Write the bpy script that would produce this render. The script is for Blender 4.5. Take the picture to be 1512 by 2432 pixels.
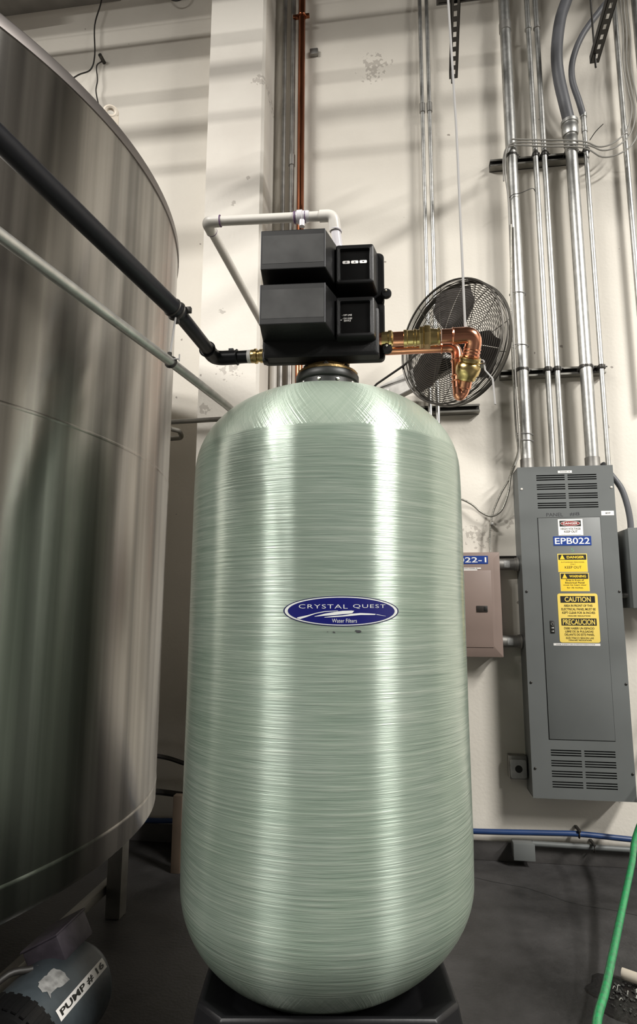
import bpy, bmesh, math, random
from mathutils import Vector, Matrix
from math import sin, cos, pi, radians, sqrt
random.seed(7)
S = bpy.context.scene
for o in list(bpy.data.objects): bpy.data.objects.remove(o)
COL = S.collection

# ---------------------------------------------------------------- camera
cam = bpy.data.cameras.new('camera'); co = bpy.data.objects.new('camera', cam); COL.objects.link(co)
yaw, pitch, roll = radians(7.8), radians(9.0), radians(0.19)
Fv = Vector((-sin(yaw)*cos(pitch), cos(yaw)*cos(pitch), sin(pitch)))
R0 = Vector((cos(yaw), sin(yaw), 0)); U0 = R0.cross(Fv)
Rv = R0*cos(roll)+U0*sin(roll); Uv = Rv.cross(Fv)
co.matrix_world = Matrix(((Rv.x, Uv.x, -Fv.x, 0), (Rv.y, Uv.y, -Fv.y, 0), (Rv.z, Uv.z, -Fv.z, 1.17), (0, 0, 0, 1)))
cam.sensor_fit = 'VERTICAL'; cam.sensor_height = 36; cam.lens = 1470/2432*36; cam.clip_start = .05
S.camera = co

# ---------------------------------------------------------------- world, exposure, large lights
w = bpy.data.worlds.new('world'); S.world = w; w.use_nodes = True
w.node_tree.nodes['Background'].inputs[0].default_value = (.9, .95, 1, 1)
w.node_tree.nodes['Background'].inputs[1].default_value = .15
S.view_settings.view_transform = 'Standard'; S.view_settings.look = 'None'
S.view_settings.gamma = 1; S.view_settings.use_curve_mapping = False
S.view_settings.exposure = 0.88

def area(name, loc, target, sx, sy, power, col=(1, .97, .92)):
    l = bpy.data.lights.new(name, 'AREA'); l.shape = 'RECTANGLE'; l.size = sx; l.size_y = sy
    l.energy = power; l.color = col
    o = bpy.data.objects.new(name, l); COL.objects.link(o); o.location = loc
    d = Vector(target)-Vector(loc)
    o.rotation_euler = d.to_track_quat('-Z', 'Y').to_euler()
    return o
area('ceiling_lamp_right', (4.3, -.8, 5.7), (4.3, -.8, 0), .45, 2.2, 380)
area('ceiling_lamp_left', (-4.2, -1.3, 5.7), (-4.2, -1.3, 0), 2.4, .45, 300)
area('ceiling_lamp_far_left', (-4.3, -4.0, 5.7), (-4.3, -4.0, 0), 3.0, .45, 420)
area('ceiling_lamp_far_right', (6.5, -2.5, 5.7), (6.5, -2.5, 0), .45, 2.4, 330)

# ---------------------------------------------------------------- materials
def mat(name, col, rough=.5, metal=0., var=0., vscale=8., bump=0., bscale=40., stretch=(1, 1, 1), coat=0.,
        aniso=0., arot=0., spec=.5, col2=None, emit=None):
    m = bpy.data.materials.new(name); m.use_nodes = True; nt = m.node_tree; b = nt.nodes['Principled BSDF']
    b.inputs['Base Color'].default_value = (*col, 1); b.inputs['Roughness'].default_value = rough
    b.inputs['Metallic'].default_value = metal; b.inputs['Specular IOR Level'].default_value = spec
    b.inputs['Coat Weight'].default_value = coat; b.inputs['Coat Roughness'].default_value = .12
    tc = nt.nodes.new('ShaderNodeTexCoord'); mp = nt.nodes.new('ShaderNodeMapping')
    mp.inputs['Scale'].default_value = stretch; nt.links.new(tc.outputs['Object'], mp.inputs[0])
    if var or col2:
        n = nt.nodes.new('ShaderNodeTexNoise'); n.inputs['Scale'].default_value = vscale; n.inputs['Detail'].default_value = 6
        nt.links.new(mp.outputs[0], n.inputs['Vector'])
        r = nt.nodes.new('ShaderNodeValToRGB'); c2 = col2 or tuple(max(0, c*(1-var)) for c in col)
        r.color_ramp.elements[0].position = .35; r.color_ramp.elements[0].color = (*c2, 1)
        r.color_ramp.elements[1].position = .65; r.color_ramp.elements[1].color = (*col, 1)
        nt.links.new(n.outputs[0], r.inputs[0]); nt.links.new(r.outputs[0], b.inputs['Base Color'])
    if bump:
        n = nt.nodes.new('ShaderNodeTexNoise'); n.inputs['Scale'].default_value = bscale; n.inputs['Detail'].default_value = 4
        nt.links.new(mp.outputs[0], n.inputs['Vector'])
        bp = nt.nodes.new('ShaderNodeBump'); bp.inputs['Strength'].default_value = bump; bp.inputs['Distance'].default_value = .004
        nt.links.new(n.outputs[0], bp.inputs['Height']); nt.links.new(bp.outputs[0], b.inputs['Normal'])
    if aniso:
        b.inputs['Anisotropic'].default_value = aniso; b.inputs['Anisotropic Rotation'].default_value = arot
        t = nt.nodes.new('ShaderNodeTangent'); t.direction_type = 'RADIAL'; t.axis = 'Z'
        nt.links.new(t.outputs[0], b.inputs['Tangent'])
    if emit:
        b.inputs['Emission Color'].default_value = (*emit[0], 1); b.inputs['Emission Strength'].default_value = emit[1]
    return m
def nd(nt, t, **k):
    n = nt.nodes.new(t)
    for a, v in k.items(): setattr(n, a, v)
    return n
def mth(nt, op, a, b=None, c=None, clamp=False):
    n = nt.nodes.new('ShaderNodeMath'); n.operation = op; n.use_clamp = clamp
    for i, v in enumerate((a, b, c)):
        if v is None: continue
        if isinstance(v, (int, float)): n.inputs[i].default_value = v
        else: nt.links.new(v, n.inputs[i])
    return n.outputs[0]

def wall_mat(name, c1, c2, spots):
    """painted concrete: blotchy beige paint, pits, scuff stains at the given (x, z, radius)"""
    m = mat(name, c1, .62, bump=.25, bscale=60); nt = m.node_tree; b = nt.nodes['Principled BSDF']
    tc = nt.nodes.new('ShaderNodeTexCoord')
    n = nt.nodes.new('ShaderNodeTexNoise'); n.inputs['Scale'].default_value = 2.2; n.inputs['Detail'].default_value = 7
    nt.links.new(tc.outputs['Object'], n.inputs['Vector'])
    r = nt.nodes.new('ShaderNodeValToRGB'); r.color_ramp.elements[0].position = .3; r.color_ramp.elements[1].position = .62
    r.color_ramp.elements[0].color = (*c2, 1); r.color_ramp.elements[1].color = (*c1, 1); nt.links.new(n.outputs[0], r.inputs[0])
    # small dark pits
    v = nt.nodes.new('ShaderNodeTexVoronoi'); v.inputs['Scale'].default_value = 5.5; nt.links.new(tc.outputs['Object'], v.inputs['Vector'])
    n2 = nt.nodes.new('ShaderNodeTexNoise'); n2.inputs['Scale'].default_value = 70; nt.links.new(tc.outputs['Object'], n2.inputs['Vector'])
    d = mth(nt, 'ADD', v.outputs['Distance'], mth(nt, 'MULTIPLY', mth(nt, 'SUBTRACT', n2.outputs[0], .5), .12))
    pit = mth(nt, 'LESS_THAN', d, .04)
    sx = nt.nodes.new('ShaderNodeSeparateXYZ'); nt.links.new(tc.outputs['Object'], sx.inputs[0])
    n3 = nt.nodes.new('ShaderNodeTexNoise'); n3.inputs['Scale'].default_value = 45; n3.inputs['Detail'].default_value = 5
    nt.links.new(tc.outputs['Object'], n3.inputs['Vector'])
    acc = mth(nt, 'MULTIPLY', pit, .7)
    for (x, z, rad) in spots:
        dx = mth(nt, 'SUBTRACT', sx.outputs[0], x); dz = mth(nt, 'SUBTRACT', sx.outputs[2], z)
        dd = mth(nt, 'SQRT', mth(nt, 'ADD', mth(nt, 'MULTIPLY', dx, dx), mth(nt, 'MULTIPLY', dz, dz)))
        k = mth(nt, 'SUBTRACT', 1, mth(nt, 'DIVIDE', dd, rad), clamp=True)
        s = mth(nt, 'MULTIPLY', mth(nt, 'GREATER_THAN', mth(nt, 'ADD', n3.outputs[0], mth(nt, 'MULTIPLY', k, .25)), .66), mth(nt, 'GREATER_THAN', k, 0))
        acc = mth(nt, 'ADD', acc, mth(nt, 'MULTIPLY', s, .4), clamp=True)
    mx = nt.nodes.new('ShaderNodeMixRGB'); nt.links.new(acc, mx.inputs[0]); nt.links.new(r.outputs[0], mx.inputs[1])
    mx.inputs[2].default_value = (.16, .13, .11, 1); nt.links.new(mx.outputs[0], b.inputs['Base Color'])
    return m

def fiberglass():
    """filament-wound glass fibre: hoop winding on the barrel, crossed helical winding on both domes"""
    m = bpy.data.materials.new('fiberglass_green'); m.use_nodes = True; nt = m.node_tree; b = nt.nodes['Principled BSDF']
    tc = nt.nodes.new('ShaderNodeTexCoord'); sx = nt.nodes.new('ShaderNodeSeparateXYZ'); nt.links.new(tc.outputs['Object'], sx.inputs[0])
    X, Y, Z = sx.outputs
    ang = mth(nt, 'ARCTAN2', X, mth(nt, 'MULTIPLY', Y, -1))
    def streak(ka, kz, shear, scale, det=3.):
        cx = nt.nodes.new('ShaderNodeCombineXYZ')
        nt.links.new(mth(nt, 'MULTIPLY', mth(nt, 'ADD', ang, mth(nt, 'MULTIPLY', Z, shear)), ka), cx.inputs[0])
        nt.links.new(mth(nt, 'MULTIPLY', mth(nt, 'SUBTRACT', Z, mth(nt, 'MULTIPLY', ang, 0.0)), kz), cx.inputs[1])
        n = nt.nodes.new('ShaderNodeTexNoise'); n.inputs['Scale'].default_value = scale; n.inputs['Detail'].default_value = det
        n.inputs['Roughness'].default_value = .6; nt.links.new(cx.outputs[0], n.inputs['Vector']); return n.outputs[0]
    hoop = streak(1.2, 110, .02, 1.6)
    hoopc = streak(.6, 30, .05, 1.2)
    h1 = streak(42, 3.0, 1.9, 1.4); h2 = streak(36, 4.0, -2.2, 1.3)
    hel = mth(nt, 'ADD', mth(nt, 'MULTIPLY', h1, .62), mth(nt, 'MULTIPLY', h2, .42))
    # dome mask: above the shoulder line or below the lower knuckle
    edge = nt.nodes.new('ShaderNodeTexNoise'); edge.inputs['Scale'].default_value = 9; nt.links.new(tc.outputs['Object'], edge.inputs['Vector'])
    zz = mth(nt, 'ADD', Z, mth(nt, 'MULTIPLY', mth(nt, 'SUBTRACT', edge.outputs[0], .5), .012))
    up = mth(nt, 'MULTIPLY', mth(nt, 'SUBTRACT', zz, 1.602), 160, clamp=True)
    lo = mth(nt, 'MULTIPLY', mth(nt, 'SUBTRACT', .375, zz), 60, clamp=True)
    dome = mth(nt, 'ADD', up, lo, clamp=True)
    mixv = nt.nodes.new('ShaderNodeMixRGB'); nt.links.new(dome, mixv.inputs[0]); nt.links.new(hoop, mixv.inputs[1]); nt.links.new(hel, mixv.inputs[2])
    ramp = nt.nodes.new('ShaderNodeValToRGB'); e = ramp.color_ramp.elements
    e[0].position = .25; e[0].color = (.19, .25, .205, 1); e[1].position = .78; e[1].color = (.385, .435, .375, 1)
    k = e.new(.5); k.color = (.265, .325, .272, 1)
    nt.links.new(mixv.outputs[0], ramp.inputs[0])
    blot = nt.nodes.new('ShaderNodeTexNoise'); blot.inputs['Scale'].default_value = 5; blot.inputs['Detail'].default_value = 5
    nt.links.new(tc.outputs['Object'], blot.inputs['Vector'])
    mc = nt.nodes.new('ShaderNodeMixRGB'); mc.blend_type = 'MULTIPLY'; mc.inputs[0].default_value = .35
    br = nt.nodes.new('ShaderNodeValToRGB'); br.color_ramp.elements[0].position = .35; br.color_ramp.elements[0].color = (.68, .8, .68, 1)
    br.color_ramp.elements[1].position = .65; br.color_ramp.elements[1].color = (1, 1, 1, 1); nt.links.new(blot.outputs[0], br.inputs[0])
    nt.links.new(ramp.outputs[0], mc.inputs[1]); nt.links.new(br.outputs[0], mc.inputs[2])
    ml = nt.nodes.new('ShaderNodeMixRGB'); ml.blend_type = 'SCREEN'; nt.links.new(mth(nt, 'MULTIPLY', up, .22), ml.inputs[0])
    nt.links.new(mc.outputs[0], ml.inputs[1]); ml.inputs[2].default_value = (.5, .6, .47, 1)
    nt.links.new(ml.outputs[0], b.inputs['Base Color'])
    bp = nt.nodes.new('ShaderNodeBump'); bp.inputs['Strength'].default_value = .7; bp.inputs['Distance'].default_value = .0022
    hh = mth(nt, 'ADD', mixv.outputs[0], mth(nt, 'MULTIPLY', hoopc, .35))
    nt.links.new(hh, bp.inputs['Height']); nt.links.new(bp.outputs[0], b.inputs['Normal'])
    b.inputs['Roughness'].default_value = .31; b.inputs['Specular IOR Level'].default_value = 1.; b.inputs['Metallic'].default_value = .3
    b.inputs['Anisotropic'].default_value = 1.; b.inputs['Anisotropic Rotation'].default_value = .25
    t = nt.nodes.new('ShaderNodeTangent'); t.direction_type = 'RADIAL'; t.axis = 'Z'; nt.links.new(t.outputs[0], b.inputs['Tangent'])
    b.inputs['Coat Weight'].default_value = .22; b.inputs['Coat Roughness'].default_value = .1
    nt.links.new(bp.outputs[0], b.inputs['Coat Normal'])
    b.inputs['Subsurface Weight'].default_value = .0
    return m

def floor_mat():
    m = mat('concrete_floor', (.05, .048, .046), .42, bump=.35, bscale=90, spec=.35); nt = m.node_tree; b = nt.nodes['Principled BSDF']
    tc = nt.nodes.new('ShaderNodeTexCoord')
    n = nt.nodes.new('ShaderNodeTexNoise'); n.inputs['Scale'].default_value = 1.7; n.inputs['Detail'].default_value = 9; n.inputs['Roughness'].default_value = .65
    nt.links.new(tc.outputs['Object'], n.inputs['Vector'])
    r = nt.nodes.new('ShaderNodeValToRGB'); e = r.color_ramp.elements
    e[0].position = .38; e[0].color = (.017, .0165, .016, 1); e[1].position = .62; e[1].color = (.058, .056, .056, 1)
    nt.links.new(n.outputs[0], r.inputs[0]); nt.links.new(r.outputs[0], b.inputs['Base Color'])
    rr = nt.nodes.new('ShaderNodeMapRange'); rr.inputs[3].default_value = .3; rr.inputs[4].default_value = .65
    nt.links.new(n.outputs[0], rr.inputs[0]); nt.links.new(rr.outputs[0], b.inputs['Roughness'])
    return m

M = dict(
    wall=wall_mat('wall_paint', (.74, .70, .625), (.67, .63, .56), [(-.12, 4.38, .12), (.385, 1.56, .09), (.55, 1.62, .05), (.95, 3.0, .03)]),
    pil=wall_mat('pilaster_paint', (.75, .715, .65), (.66, .62, .56), [(-.87, 2.42, .09), (-.93, 2.72, .03), (-.8, 3.5, .02), (-1.0, 2.2, .04), (-.82, 2.1, .03), (-.88, 3.35, .02), (-.74, 4.1, .06)]),
    floor=floor_mat(), fiber=fiberglass(),
    curb=mat('curb_grey_paint', (.085, .08, .078), .6, var=.3, bump=.3),
    ceil=mat('dark_ceiling', (.10, .10, .10), .9), rear=mat('rear_wall_paint', (.09, .088, .085), .8, var=.2, vscale=.7), sidewall=mat('side_wall_paint', (.36, .34, .31), .7),
    steel=mat('brushed_stainless', (.50, .48, .45), .27, 1., aniso=1., arot=.25, var=.5, vscale=16, stretch=(1, 1, .012)),  # vertical streaks in the base colour imitate smeared reflections
    steel_rim=mat('stainless_rim', (.24, .22, .21), .45, 1.),
    steel_bright=mat('stainless_bright', (.75, .74, .70), .25, 1.),
    weld=mat('stainless_weld', (.42, .40, .37), .38, 1.),
    galv=mat('galvanized', (.54, .54, .52), .44, 1., var=.22, vscale=30, bump=.1, bscale=80),
    galvd=mat('galvanized_dull', (.36, .35, .33), .5, .9, var=.3, vscale=14),
    condp=mat('painted_conduit', (.62, .59, .54), .5, var=.08),
    strut=mat('strut_dark', (.055, .052, .048), .45, .6, var=.3),
    strutg=mat('strut_grey', (.30, .29, .26), .5, .8, var=.3),
    copper=mat('copper', (.80, .36, .22), .2, 1., var=.25, vscale=18, bump=.12, bscale=25),
    copperd=mat('copper_aged', (.42, .15, .075), .26, 1., var=.4, vscale=9, stretch=(1, 1, .3)),
    brass=mat('brass', (.66, .50, .22), .24, 1., var=.25, vscale=25, bump=.12, bscale=30),
    brassd=mat('brass_cast', (.36, .25, .11), .5, .9, var=.4, vscale=30, bump=.4, bscale=120),
    pvc=mat('white_pvc', (.60, .575, .53), .38, var=.1),
    pvcc=mat('clear_pvc', (.62, .60, .63), .15, coat=.6), purple=mat('primer_stain', (.10, .05, .12), .5),
    blackpipe=mat('black_pvc', (.009, .0095, .012), .38, spec=.3, bump=.08, bscale=60),
    blackpl=mat('black_plastic', (.006, .006, .0063), .42, bump=.1, bscale=200, spec=.3),
    blackface=mat('black_matte_cover', (.022, .022, .022), .5, var=.2, vscale=22, spec=.35),
    greyface=mat('grey_face_film', (.045, .045, .044), .5, var=.42, vscale=12, bump=.12, bscale=14, spec=.4),
    glassy=mat('display_window', (.006, .006, .006), .07, coat=.6),
    white=mat('white_print', (.8, .8, .78), .5), whites=mat('white_sticker', (.82, .8, .77), .45),
    flange=mat('flange_grey', (.024, .026, .024), .45, var=.3, vscale=30),
    bolt=mat('bolt_steel', (.7, .68, .6), .25, 1.),
    pgrey=mat('panel_grey_enamel', (.135, .144, .142), .42, var=.08, vscale=5, spec=.45),
    pin=mat('panel_interior', (.004, .004, .004), .8),
    brown=mat('brown_enamel', (.235, .175, .15), .45, var=.05),
    dark=mat('dark_brown', (.02, .015, .012), .5),
    blue=mat('label_blue', (.012, .045, .24), .4), cqblue=mat('emblem_blue', (.0012, .003, .10), .38, coat=.15),
    silver=mat('emblem_silver', (.60, .62, .60), .35), navy=mat('emblem_navy', (.01, .012, .06), .4),
    yellow=mat('sign_yellow', (.88, .62, .05), .4), yellow2=mat('sign_pale_yellow', (.85, .64, .14), .4),
    black=mat('print_black', (.01, .01, .008), .5), red=mat('print_red', (.25, .02, .02), .4), ink=mat('ink_grey', (.03, .03, .035), .6),
    green=mat('green_hose', (.012, .26, .08), .3, var=.25, vscale=60, bump=.3, bscale=200, coat=.3, col2=(.03, .16, .07)), greenink=mat('green_ink', (.15, .35, .2), .6),
    bluehose=mat('blue_hose', (.016, .048, .155), .42, var=.2),
    wire=mat('black_wire', (.02, .018, .016), .5), cable=mat('grey_cable', (.30, .29, .265), .45), bx=mat('armored_cable', (.28, .27, .24), .4, .8, bump=.6, bscale=260, stretch=(.2, .2, 1)),
    flex=mat('grey_liquidtight', (.105, .108, .118), .5, bump=.1),
    fan=mat('fan_wire', (.13, .12, .105), .38, .85), fanrim=mat('fan_rim', (.075, .07, .062), .4, .7), blade=mat('fan_blade', (.075, .065, .06), .45, .5, var=.3),
    rod=mat('zinc_rod', (.30, .295, .29), .6, .1, spec=.3), base=mat('tank_base_plastic', (.006, .006, .007), .4, spec=.3, bump=.12, bscale=30),
    motor=mat('motor_blue_grey', (.060, .075, .085), .45, var=.35, vscale=14, bump=.2), motorbox=mat('motor_box', (.075, .062, .08), .6, var=.4, vscale=22, bump=.3),
    tan=mat('tan_timber', (.085, .06, .04), .7, var=.3), cap=mat('cream_cap', (.45, .40, .33), .6), dull=mat('worn_plate', (.42, .42, .41), .5, var=.5, vscale=45),
    debris=mat('debris', (.045, .046, .042), .8, var=.8, vscale=50, bump=.6), hole=mat('drain_dark', (.006, .005, .005), .35, bump=.6, bscale=50), straw=mat('pale_strand', (.42, .42, .38), .7),
    beam=mat('beam_grey', (.22, .21, .19), .6, var=.2), crack=mat('crack_dark', (.008, .008, .008), .8),
)

# ---------------------------------------------------------------- mesh helpers
class MB:
    def __init__(s): s.bm = bmesh.new()
    def box(s, x0, x1, y0, y1, z0, z1, bev=0., rot=None, seg=2):
        c = Vector(((x0+x1)/2, (y0+y1)/2, (z0+z1)/2))
        r = bmesh.ops.create_cube(s.bm, size=1)
        mt = Matrix.Translation(c) @ (rot or Matrix.Identity(4)) @ Matrix.Diagonal((abs(x1-x0), abs(y1-y0), abs(z1-z0), 1))
        bmesh.ops.transform(s.bm, matrix=mt, verts=r['verts'])
        if bev:
            es = list({e for v in r['verts'] for e in v.link_edges})
            bmesh.ops.bevel(s.bm, geom=es, offset=bev, segments=seg, affect='EDGES', profile=.5)
        return s
    def sweep(s, pts, r, n=12, cap=True, radii=None, up=None, ry=None):
        P = [Vector(p) for p in pts]; T = []
        for i in range(len(P)):
            a = P[min(i+1, len(P)-1)]-P[max(i-1, 0)]; T.append(a.normalized())
        u = T[0].orthogonal().normalized() if up is None else (Vector(up)-T[0]*Vector(up).dot(T[0])).normalized()
        rings = []
        for i, p in enumerate(P):
            u = (u-T[i]*u.dot(T[i])).normalized(); v = T[i].cross(u); rr = radii[i] if radii else r; r2 = ry or rr
            rings.append([s.bm.verts.new(p+u*cos(2*pi*k/n)*rr+v*sin(2*pi*k/n)*(r2 if ry else rr)) for k in range(n)])
        for a, b in zip(rings, rings[1:]):
            for k in range(n): s.bm.faces.new((a[k], a[(k+1) % n], b[(k+1) % n], b[k]))
        if cap: s.bm.faces.new(rings[0][::-1]); s.bm.faces.new(rings[-1])
        return s
    def cyl(s, a, b, r, n=20, r2=None): return s.sweep([a, b], r, n, True, [r, r if r2 is None else r2])
    def pipe(s, pts, r, fil=.03, n=16, seg=7): return s.sweep(fillet(pts, fil, seg), r, n)
    def lathe(s, prof, c=(0, 0, 0), n=48, mtx=None, close=False, capends=True):
        c = Vector(c); rings = []
        for (r, z) in prof:
            if r < 1e-6: rings.append([s.bm.verts.new(c+Vector((0, 0, z)))])
            else: rings.append([s.bm.verts.new(c+Vector((r*cos(2*pi*k/n), r*sin(2*pi*k/n), z))) for k in range(n)])
        vs = [v for q in rings for v in q]
        for a, b in zip(rings, rings[1:]):
            for k in range(n):
                k2 = (k+1) % n
                if len(a) == 1 and len(b) == 1: continue
                if len(a) == 1: s.bm.faces.new((a[0], b[k2], b[k]))
                elif len(b) == 1: s.bm.faces.new((a[k], a[k2], b[0]))
                else: s.bm.faces.new((a[k], a[k2], b[k2], b[k]))
        if capends:
            if len(rings[0]) > 1: s.bm.faces.new(rings[0][::-1])
            if len(rings[-1]) > 1: s.bm.faces.new(rings[-1])
        if mtx is not None: bmesh.ops.transform(s.bm, matrix=mtx, verts=vs)
        return s
    def axlathe(s, prof, p0, d, n=32):
        """lathe along direction d from p0; prof = (radius, distance)"""
        q = Vector(d).normalized().to_track_quat('Z', 'Y').to_matrix().to_4x4()
        return s.lathe(prof, (0, 0, 0), n, Matrix.Translation(Vector(p0)) @ q)
    def torus(s, c, R, r, mtx=None, n=40, m=8):
        L = []
        for i in range(n):
            a = 2*pi*i/n
            L.append([s.bm.verts.new(((R+r*cos(2*pi*j/m))*cos(a), (R+r*cos(2*pi*j/m))*sin(a), r*sin(2*pi*j/m))) for j in range(m)])
        for i in range(n):
            for j in range(m): s.bm.faces.new((L[i][j], L[(i+1) % n][j], L[(i+1) % n][(j+1) % m], L[i][(j+1) % m]))
        mt = Matrix.Translation(Vector(c)) @ (mtx or Matrix.Identity(4))
        bmesh.ops.transform(s.bm, matrix=mt, verts=[v for q in L for v in q]); return s
    def sphere(s, c, r, sc=(1, 1, 1), n=16):
        q = bmesh.ops.create_uvsphere(s.bm, u_segments=n, v_segments=n//2+2, radius=r)
        bmesh.ops.transform(s.bm, matrix=Matrix.Translation(Vector(c)) @ Matrix.Diagonal((*sc, 1)), verts=q['verts']); return s
    def prism(s, poly, y0, y1):
        """polygon in x,z extruded from y0 to y1"""
        a = [s.bm.verts.new((x, y0, z)) for x, z in poly]; b = [s.bm.verts.new((x, y1, z)) for x, z in poly]; n = len(poly)
        s.bm.faces.new(a); s.bm.faces.new(b[::-1])
        for k in range(n): s.bm.faces.new((a[k], b[k], b[(k+1) % n], a[(k+1) % n]))
        return s
    def quads(s, rings, cap=True):
        V = [[s.bm.verts.new(p) for p in r] for r in rings]; n = len(V[0])
        for a, b in zip(V, V[1:]):
            for k in range(n): s.bm.faces.new((a[k], a[(k+1) % n], b[(k+1) % n], b[k]))
        if cap: s.bm.faces.new(V[0][::-1]); s.bm.faces.new(V[-1])
        return s
    def build(s, name, m, parent=None, smooth=True, ang=40, bevel=0., xf=None):
        bmesh.ops.recalc_face_normals(s.bm, faces=s.bm.faces[:])
        if xf is not None: bmesh.ops.transform(s.bm, matrix=xf, verts=s.bm.verts[:])
        if parent is not None:
            off = ROOTLOC[parent.name]
            bmesh.ops.translate(s.bm, vec=-off, verts=s.bm.verts[:])
        me = bpy.data.meshes.new(name); s.bm.to_mesh(me); s.bm.free()
        me.materials.append(m)
        if smooth:
            me.polygons.foreach_set('use_smooth', [True]*len(me.polygons))
            me.set_sharp_from_angle(angle=radians(ang))
        o = bpy.data.objects.new(name, me); COL.objects.link(o)
        if parent is not None:
            o.parent = parent; ROOTLOC[o.name] = off
        else: ROOTLOC[o.name] = Vector((0, 0, 0))
        if bevel:
            b = o.modifiers.new('bevel', 'BEVEL'); b.width = bevel; b.segments = 3; b.limit_method = 'ANGLE'
        return o
ROOTLOC = {}
def fillet(pts, rad, seg=7):
    P = [Vector(p) for p in pts]; out = [P[0]]
    for i in range(1, len(P)-1):
        a = (P[i-1]-P[i]); b = (P[i+1]-P[i]); la, lb = a.length, b.length; a.normalize(); b.normalize()
        th = a.angle(b)
        if th > 3.1: out.append(P[i]); continue
        t = min(rad/math.tan(th/2), la*.48, lb*.48); A = P[i]+a*t; B = P[i]+b*t
        for k in range(seg+1):
            q = k/seg; out.append(A*(1-q)**2+P[i]*2*q*(1-q)+B*q*q)
    out.append(P[-1]); return out
def smoothpts(pts, sub=6):
    P = [Vector(p) for p in pts]; P = [P[0]*2-P[1]]+P+[P[-1]*2-P[-2]]; out = []
    for i in range(1, len(P)-2):
        for k in range(sub):
            t = k/sub; p0, p1, p2, p3 = P[i-1:i+3]
            out.append(.5*((2*p1)+(p2-p0)*t+(2*p0-5*p1+4*p2-p3)*t*t+(3*p1-p0-3*p2+p3)*t**3))
    out.append(P[-2]); return out
def thing(name, label, cat, loc=(0, 0, 0), group=None):
    o = bpy.data.objects.new(name, None); COL.objects.link(o); o.location = loc; o.empty_display_size = .05
    o['label'] = label; o['category'] = cat
    if group: o['group'] = group
    ROOTLOC[o.name] = Vector(loc); return o
def tag(o, label, cat, group=None):
    o['label'] = label; o['category'] = cat
    if group: o['group'] = group
    return o
def struct(o): o['kind'] = 'structure'; return o
def copy_thing(root, delta, label):
    c = root.copy(); COL.objects.link(c); c.location = root.location+Vector(delta); c['label'] = label
    for ch in [o for o in bpy.data.objects if o.parent == root]:
        d = ch.copy(); COL.objects.link(d); d.parent = c
        for g in [o for o in bpy.data.objects if o.parent == ch]:
            e = g.copy(); COL.objects.link(e); e.parent = d
    return c

def text_bm(body, bold=0., spacing=1.):
    cu = bpy.data.curves.new('t', 'FONT'); cu.body = body; cu.offset = bold; cu.space_character = spacing; cu.resolution_u = 3
    o = bpy.data.objects.new('t', cu); COL.objects.link(o)
    dg = bpy.context.evaluated_depsgraph_get(); ev = o.evaluated_get(dg); me = ev.to_mesh()
    vs = [v.co.copy() for v in me.vertices]; fs = [list(p.vertices) for p in me.polygons]
    ev.to_mesh_clear(); bpy.data.objects.remove(o); bpy.data.curves.remove(cu)
    x0 = min(v.x for v in vs); x1 = max(v.x for v in vs); y0 = min(v.y for v in vs); y1 = max(v.y for v in vs)
    return [((v.x-x0)/(x1-x0), (v.y-y0)/(y1-y0)) for v in vs], fs
def put_text(mb, body, x0, x1, z0, z1, fn, bold=0., spacing=1., shear=0.):
    """write text filling the box x0..x1, z0..z1 through fn(x, z) -> 3D point"""
    vs, fs = text_bm(body, bold, spacing)
    V = [mb.bm.verts.new(fn(x0+(x1-x0)*u+shear*(z1-z0)*w_, z0+(z1-z0)*w_)) for u, w_ in vs]
    for f in fs:
        try: mb.bm.faces.new([V[i] for i in f])
        except ValueError: pass

# ================================================================ setting
def sbox(name, m, *a):
    return struct(MB().box(*a).build(name, m, smooth=False))
sbox('floor', M['floor'], -10, 9, -10, 3.4, -.1, 0)
sbox('wall_back', M['wall'], -10, 9, 3.25, 3.45, -.1, 6.8)
sbox('wall_left', M['sidewall'], -10.2, -10, -10, 3.45, -.1, 6.8)
sbox('wall_right', M['sidewall'], 9, 9.2, -10, 3.45, -.1, 6.8)
sbox('wall_front', M['rear'], -10, 9, -10.2, -10, -.1, 6.8)
sbox('ceiling', M['ceil'], -10.2, 9.2, -10.2, 3.45, 6.8, 6.95)
pz = [(-1.04, 3.25), (-1.04, 2.97), (-.735, 2.97), (-.72, 2.985), (-.72, 3.25)]
b = MB(); b.quads([[Vector((x, y, 0)) for x, y in pz], [Vector((x, y, 6.8)) for x, y in pz]]); o = struct(b.build('trim_1', M['pil'], smooth=False)); o['label'] = 'painted concrete pilaster'
b = MB().box(-10, -1.04, 3.235, 3.25, 0, .085, .003); b.box(-1.055, -.705, 2.955, 2.97, 0, .085, .003); b.box(-.72, 9, 3.235, 3.25, 0, .085, .003)
struct(b.build('baseboard_back', M['curb']))
# floor crack, thin groove line of dark filler
b = MB()
ck = [(.20, 3.03), (.295, 3.03), (.36, 3.0), (.464, 2.969), (.50, 2.955), (.572, 2.904), (.63, 2.855), (.685, 2.826), (.80, 2.80), (1.0, 2.72), (1.3, 2.66)]
for (x0, y0), (x1, y1) in zip(ck, ck[1:]):
    d = Vector((x1-x0, y1-y0, 0)).normalized(); nn = Vector((-d.y, d.x, 0))*.0016
    a, c = Vector((x0, y0, .0006)), Vector((x1, y1, .0006)); b.bm.faces.new([b.bm.verts.new(p) for p in (a-nn, c-nn, c+nn, a+nn)])
o = struct(b.build('trim_2', M['crack'], smooth=False)); o['label'] = 'hairline crack across the concrete floor'
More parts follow.
